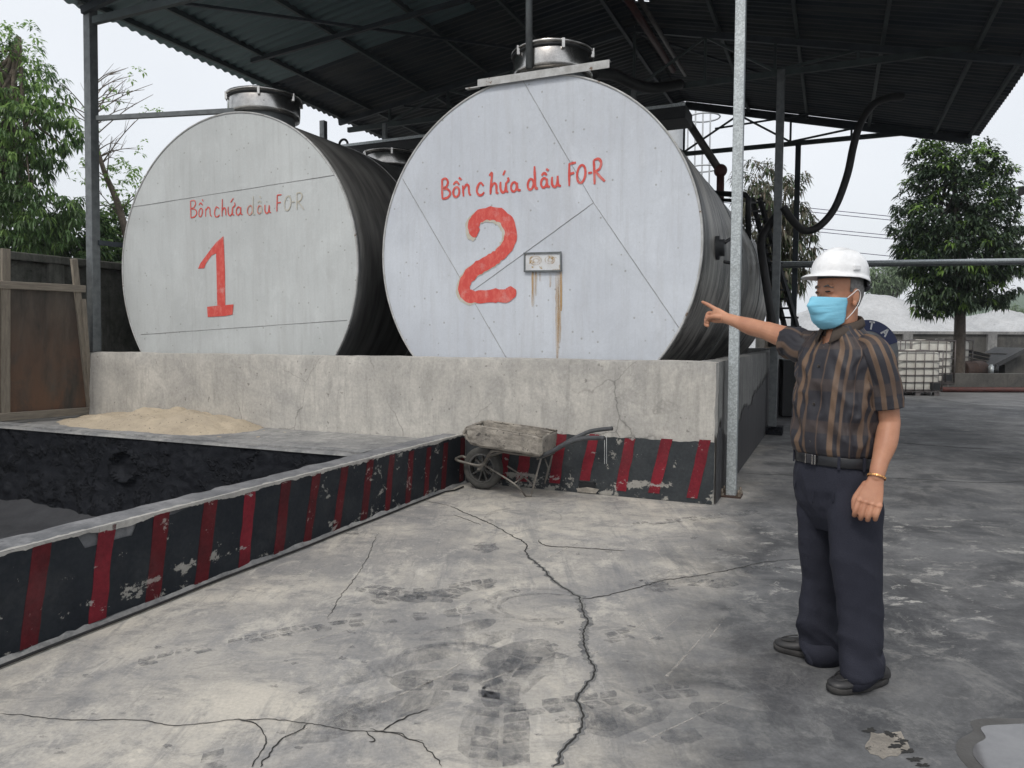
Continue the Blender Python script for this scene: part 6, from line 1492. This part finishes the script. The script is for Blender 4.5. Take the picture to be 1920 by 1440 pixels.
me = bpy.data.meshes.new('collar'); me.from_pydata([tuple(p) for p in CV], [], CF); me.polygons.foreach_set('use_smooth', [True] * len(CF))
n = NT('collar_cloth'); M['collar'] = n.set(n.mix(n.noise(200, 2), (.048, .038, .032), (.075, .06, .05)), .8, 0, .2); me.materials.append(M['collar'])
co_ = bpy.data.objects.new('collar', me); col.objects.link(co_); co_.parent = so; co_.matrix_parent_inverse = PM(so).inverted(); md = co_.modifiers.new('t', 'SOLIDIFY'); md.thickness = .0025
# open neck: skin coloured V is the neck itself; buttons down the placket
for z in (1.385, 1.31, 1.235, 1.155, 1.075, 1.0):
    w, d, f = pinterp(z); m = MB(); m.lathe(m_(f + d + .0035, .0, z), MF, [(0, .001), (0, .0058), (.003, .0058), (.0035, .0045), (.0035, .001)], 16); m.build('button', M['button'], so)
# ---- trousers
Tm = MB()
def screen_ring(y, xl, xr, D, dep, n_=40, rot=0):
    a, b = at(xl, y, D), at(xr, y, D); c = (a + b) / 2; ex = (b - a) / 2; ey = Vector((c.x, c.y, 0)).normalized() * dep
    r = []
    for k in range(n_):
        cx, sy = se(2 * math.pi * k / n_, .9); r.append(c + ex * cx + ey * sy)
    return r
pel = []
for z, w, d, f in [(.925, .152, .116, .006), (.90, .160, .126, .004), (.86, .168, .136, 0), (.80, .172, .140, -.004), (.74, .166, .132, -.008), (.68, .145, .112, -.008), (.62, .105, .08, -.008)]:
    pel.append([m_(f + d * se(a, .88)[0], w * se(a, .88)[1], z) for a in [2 * math.pi * t / 48 for t in range(48)]])
Tm.rings(pel)
near = [(900, 1560, 1648, 3.0, .09), (960, 1552, 1657, 2.99, .10), (1044, 1556, 1654, 2.975, .098), (1095, 1564, 1655, 2.97, .092), (1160, 1571, 1656, 2.965, .09), (1200, 1573, 1652, 2.96, .09), (1222, 1575, 1650, 2.955, .092), (1240, 1578, 1657, 2.95, .095), (1262, 1582, 1652, 2.945, .095)]
Tm.rings([screen_ring(*q) for q in near])
far_ = [(880, 1510, 1590, 3.15, .08), (920, 1497, 1586, 3.16, .09), (960, 1494, 1584, 3.17, .10), (1044, 1500, 1584, 3.19, .095), (1078, 1505, 1583, 3.195, .09), (1120, 1500, 1582, 3.2, .088), (1163, 1496, 1582, 3.2, .09), (1190, 1502, 1580, 3.2, .09), (1212, 1506, 1584, 3.2, .092), (1232, 1512, 1584, 3.2, .09)]
Tm.rings([screen_ring(*q) for q in far_])
def hem(rg0, rg1, rg2, nm):
    m = MB(); c0 = [sum(r_, Vector()) / len(r_) for r_ in (rg0, rg1, rg2)]
    def gr(r_, c, g, w=0): return [c + (p - c) * (1 + g + w * nz(p.x, p.y, 3, 14)) for p in r_]
    m.rings([gr(rg0, c0[0], -.02), gr(rg0, c0[0], .06, .05), gr(rg1, c0[1], .10, .14), gr(rg2, c0[2], .115, .14), gr(rg2, c0[2], .08, .14), gr(rg1, c0[1], -.04)], caps=False); return m
def tdisp(co):
    x, y, z = co; r = 0
    k = max(0, min(1, (.36 - z) / .25)); r += k * .015 * (1 - 2.6 * abs(nz(x * 1.1 + z * .8, y * 1.1, z * 1.7 + x * 1.2, 5.5)))
    kk = max(0, min(1, 1 - abs(z - .50) / .16)); r += kk * .005 * (1 - 2.2 * abs(nz(x + z * 1.4, y, z * 1.0, 6)))
    kh = max(0, min(1, (z - .62) / .12)); r += kh * .005 * (1 - 2.0 * abs(nz(x * 3, y * 3, z * .8, 6)))
    return r + .003 * nz(x, y, z, 18)
tro = remesh(Tm, 'trousers', .0055, M['navycloth'], man, 10, .5, tdisp)
def tilt(r_, k): c = sum(r_, Vector()) / len(r_); return [p + Z1 * k * (p - c).dot(Vector((.9, .35, 0))) for p in r_]
hem(tilt(screen_ring(1228, 1577, 1653, 2.955, .091), .1), tilt(screen_ring(1250, 1580, 1655, 2.95, .094), .2), tilt(screen_ring(1264, 1582, 1655, 2.945, .096), .3), 'hem').build('hem', M['navycloth'], tro)
hem(screen_ring(1196, 1504, 1582, 3.2, .090), screen_ring(1214, 1508, 1584, 3.2, .092), screen_ring(1234, 1513, 1585, 3.2, .092), 'hem').build('hem', M['navycloth'], tro)
# belt
m = MB(); vs_ = []
def bring(z, g): return [m_(.006 + (.130 + g) * se(a, .88)[0], (.164 + g) * se(a, .88)[1], z + .006 * math.cos(a)) for a in [2 * math.pi * t / 72 for t in range(72)]]
m.rings([bring(.900, -.004), bring(.900, .005), bring(.903, .0065), bring(.938, .0065), bring(.941, .005), bring(.941, -.006)], caps=False); be = m.build('belt', M['belt'], man)
m = MB(); q = m_(.006 + .130 + .011, 0, .927); m.box(q, .006, .052, .040, MF, ML); m.build('buckle', M['strap'], be, bevel=.003)
m = MB()
for yy in (-.024, .010, .024): m.box(q + ML * yy + MF * .004, .005, .006, .040, MF, ML)
m.build('buckle_bars', M['buckle'], be, bevel=.001)
m = MB()
for a in (R(38), R(78), R(-40), R(130)):
    m = MB(); c_, s_3 = se(a, .88); q = m_(.006 + .139 * c_, .173 * s_3, .920 + .006 * math.cos(a)); dd = (MF * c_ + ML * s_3).normalized(); m.box(q, .005, .011, .052, dd, dd.cross(Z1)); m.build('belt_loop', M['navycloth'], tro)
m = MB(); a0 = R(28)                              # front pleat and fly seams
for a, z0, z1 in ((R(30), .89, .76), (R(-32), .89, .78), (R(2), .89, .74)):
    P = []
    for q in np.linspace(0, 1, 10): z = z0 + (z1 - z0) * q; c_, s_3 = se(a, .88); P.append(m_(-.002 + (.1285 + .018 * q) * c_, (.165 + .014 * q) * s_3, z))
    m.tube(P, .0022, 6)
m.build('pleats', M['navycloth'], tro)
# shoes
def shoe(toe, heel, name='shoe'):
    d = (toe - heel); d.z = 0; Ls = d.length; d.normalize(); sdv = Vector((-d.y, d.x, 0)); m = MB(); rings = []
    for q, w, h, b in [(.0, .020, .035, .0), (.03, .030, .055, 0), (.12, .036, .075, 0), (.28, .038, .085, 0), (.42, .040, .075, 0), (.55, .045, .060, 0), (.70, .050, .048, 0), (.83, .047, .040, 0), (.93, .036, .033, .004), (.985, .020, .024, .008), (1.0, .006, .018, .012)]:
        r_ = []
        for k in range(28):
            a = 2 * math.pi * k / 28; cx, cy = math.copysign(abs(math.cos(a)) ** .8, math.cos(a)), math.copysign(abs(math.sin(a)) ** .75, math.sin(a)); r_.append(heel + d * Ls * q + sdv * w * cx * (1 - .25 * max(0, cy)) + Z1 * (.018 + b * .3 + h * .5 + h * .5 * cy))
        rings.append(r_)
    m.rings(rings); sh = m.build(name, M['shoe'], man)
    m = MB(); rings = []
    for zz, gg in ((.001, -.003), (.004, .001), (.016, .003), (.024, .003), (.027, 0)):
        r_ = []
        for k in range(56):
            a = 2 * math.pi * k / 56; cx, sy = math.cos(a), math.sin(a); w = .047 + .006 * cx if cx > -.2 else .041 + .006 * (cx + .2); r_.append(heel + d * (Ls * .5 + (Ls * .5 + gg + .002) * math.copysign(abs(cx) ** .9, cx)) + sdv * (w + gg) * math.copysign(abs(sy) ** .8, sy) + Z1 * (zz + (.010 * max(0, cx - .75) * 2)))
        rings.append(r_)
    m.rings(rings); m.build('sole', M['sole'], sh)
    m = MB(); P = []                               # moccasin seam over the toe
    for k in range(21):
        a = R(-100) + R(200) * k / 20; q = .70 + .20 * math.cos(a); zh = .018 + (.056 - .022 * max(0, (q - .6) / .3)); P.append(heel + d * Ls * q + sdv * .034 * math.sin(a) + Z1 * (zh + .001))
    m.tube(P, .0032, 6); m.build('toe_seam', M['shoe'], sh)
shoe(on_ground(1555, 1300), on_ground(1662, 1278)); shoe(on_ground(1452, 1216), on_ground(1578, 1241))
# bracelet
wd = (WRL - ELL).normalized(); wc_ = WRL - wd * .004; u = wd.cross(Z1).normalized(); w = wd.cross(u); m = MB()
for i in range(26):
    a = 2 * math.pi * i / 26; p = wc_ + (u * math.cos(a) + w * math.sin(a)) * .0335; tdir = (-u * math.sin(a) + w * math.cos(a)); m.box(p, .0075, .0085, .003, tdir, wd, (u * math.cos(a) + w * math.sin(a)))
m.build('bracelet', M['gold'], man, bevel=.001)

# ================================================================ AIR
hz = MB(); hz.box(Vector((0, 0, 12)), 1000, 1000, 29)
hm_ = bpy.data.materials.new('haze_air'); hm_.use_nodes = True; hn = hm_.node_tree.nodes; hn.clear()
ho_ = hn.new('ShaderNodeOutputMaterial'); pvn = hn.new('ShaderNodeVolumePrincipled'); pvn.inputs['Color'].default_value = (.86, .90, .95, 1); pvn.inputs['Density'].default_value = .0008; pvn.inputs['Anisotropy'].default_value = .2
hm_.node_tree.links.new(pvn.outputs[0], ho_.inputs['Volume'])
tag(hz.build('haze', hm_), kind='stuff')
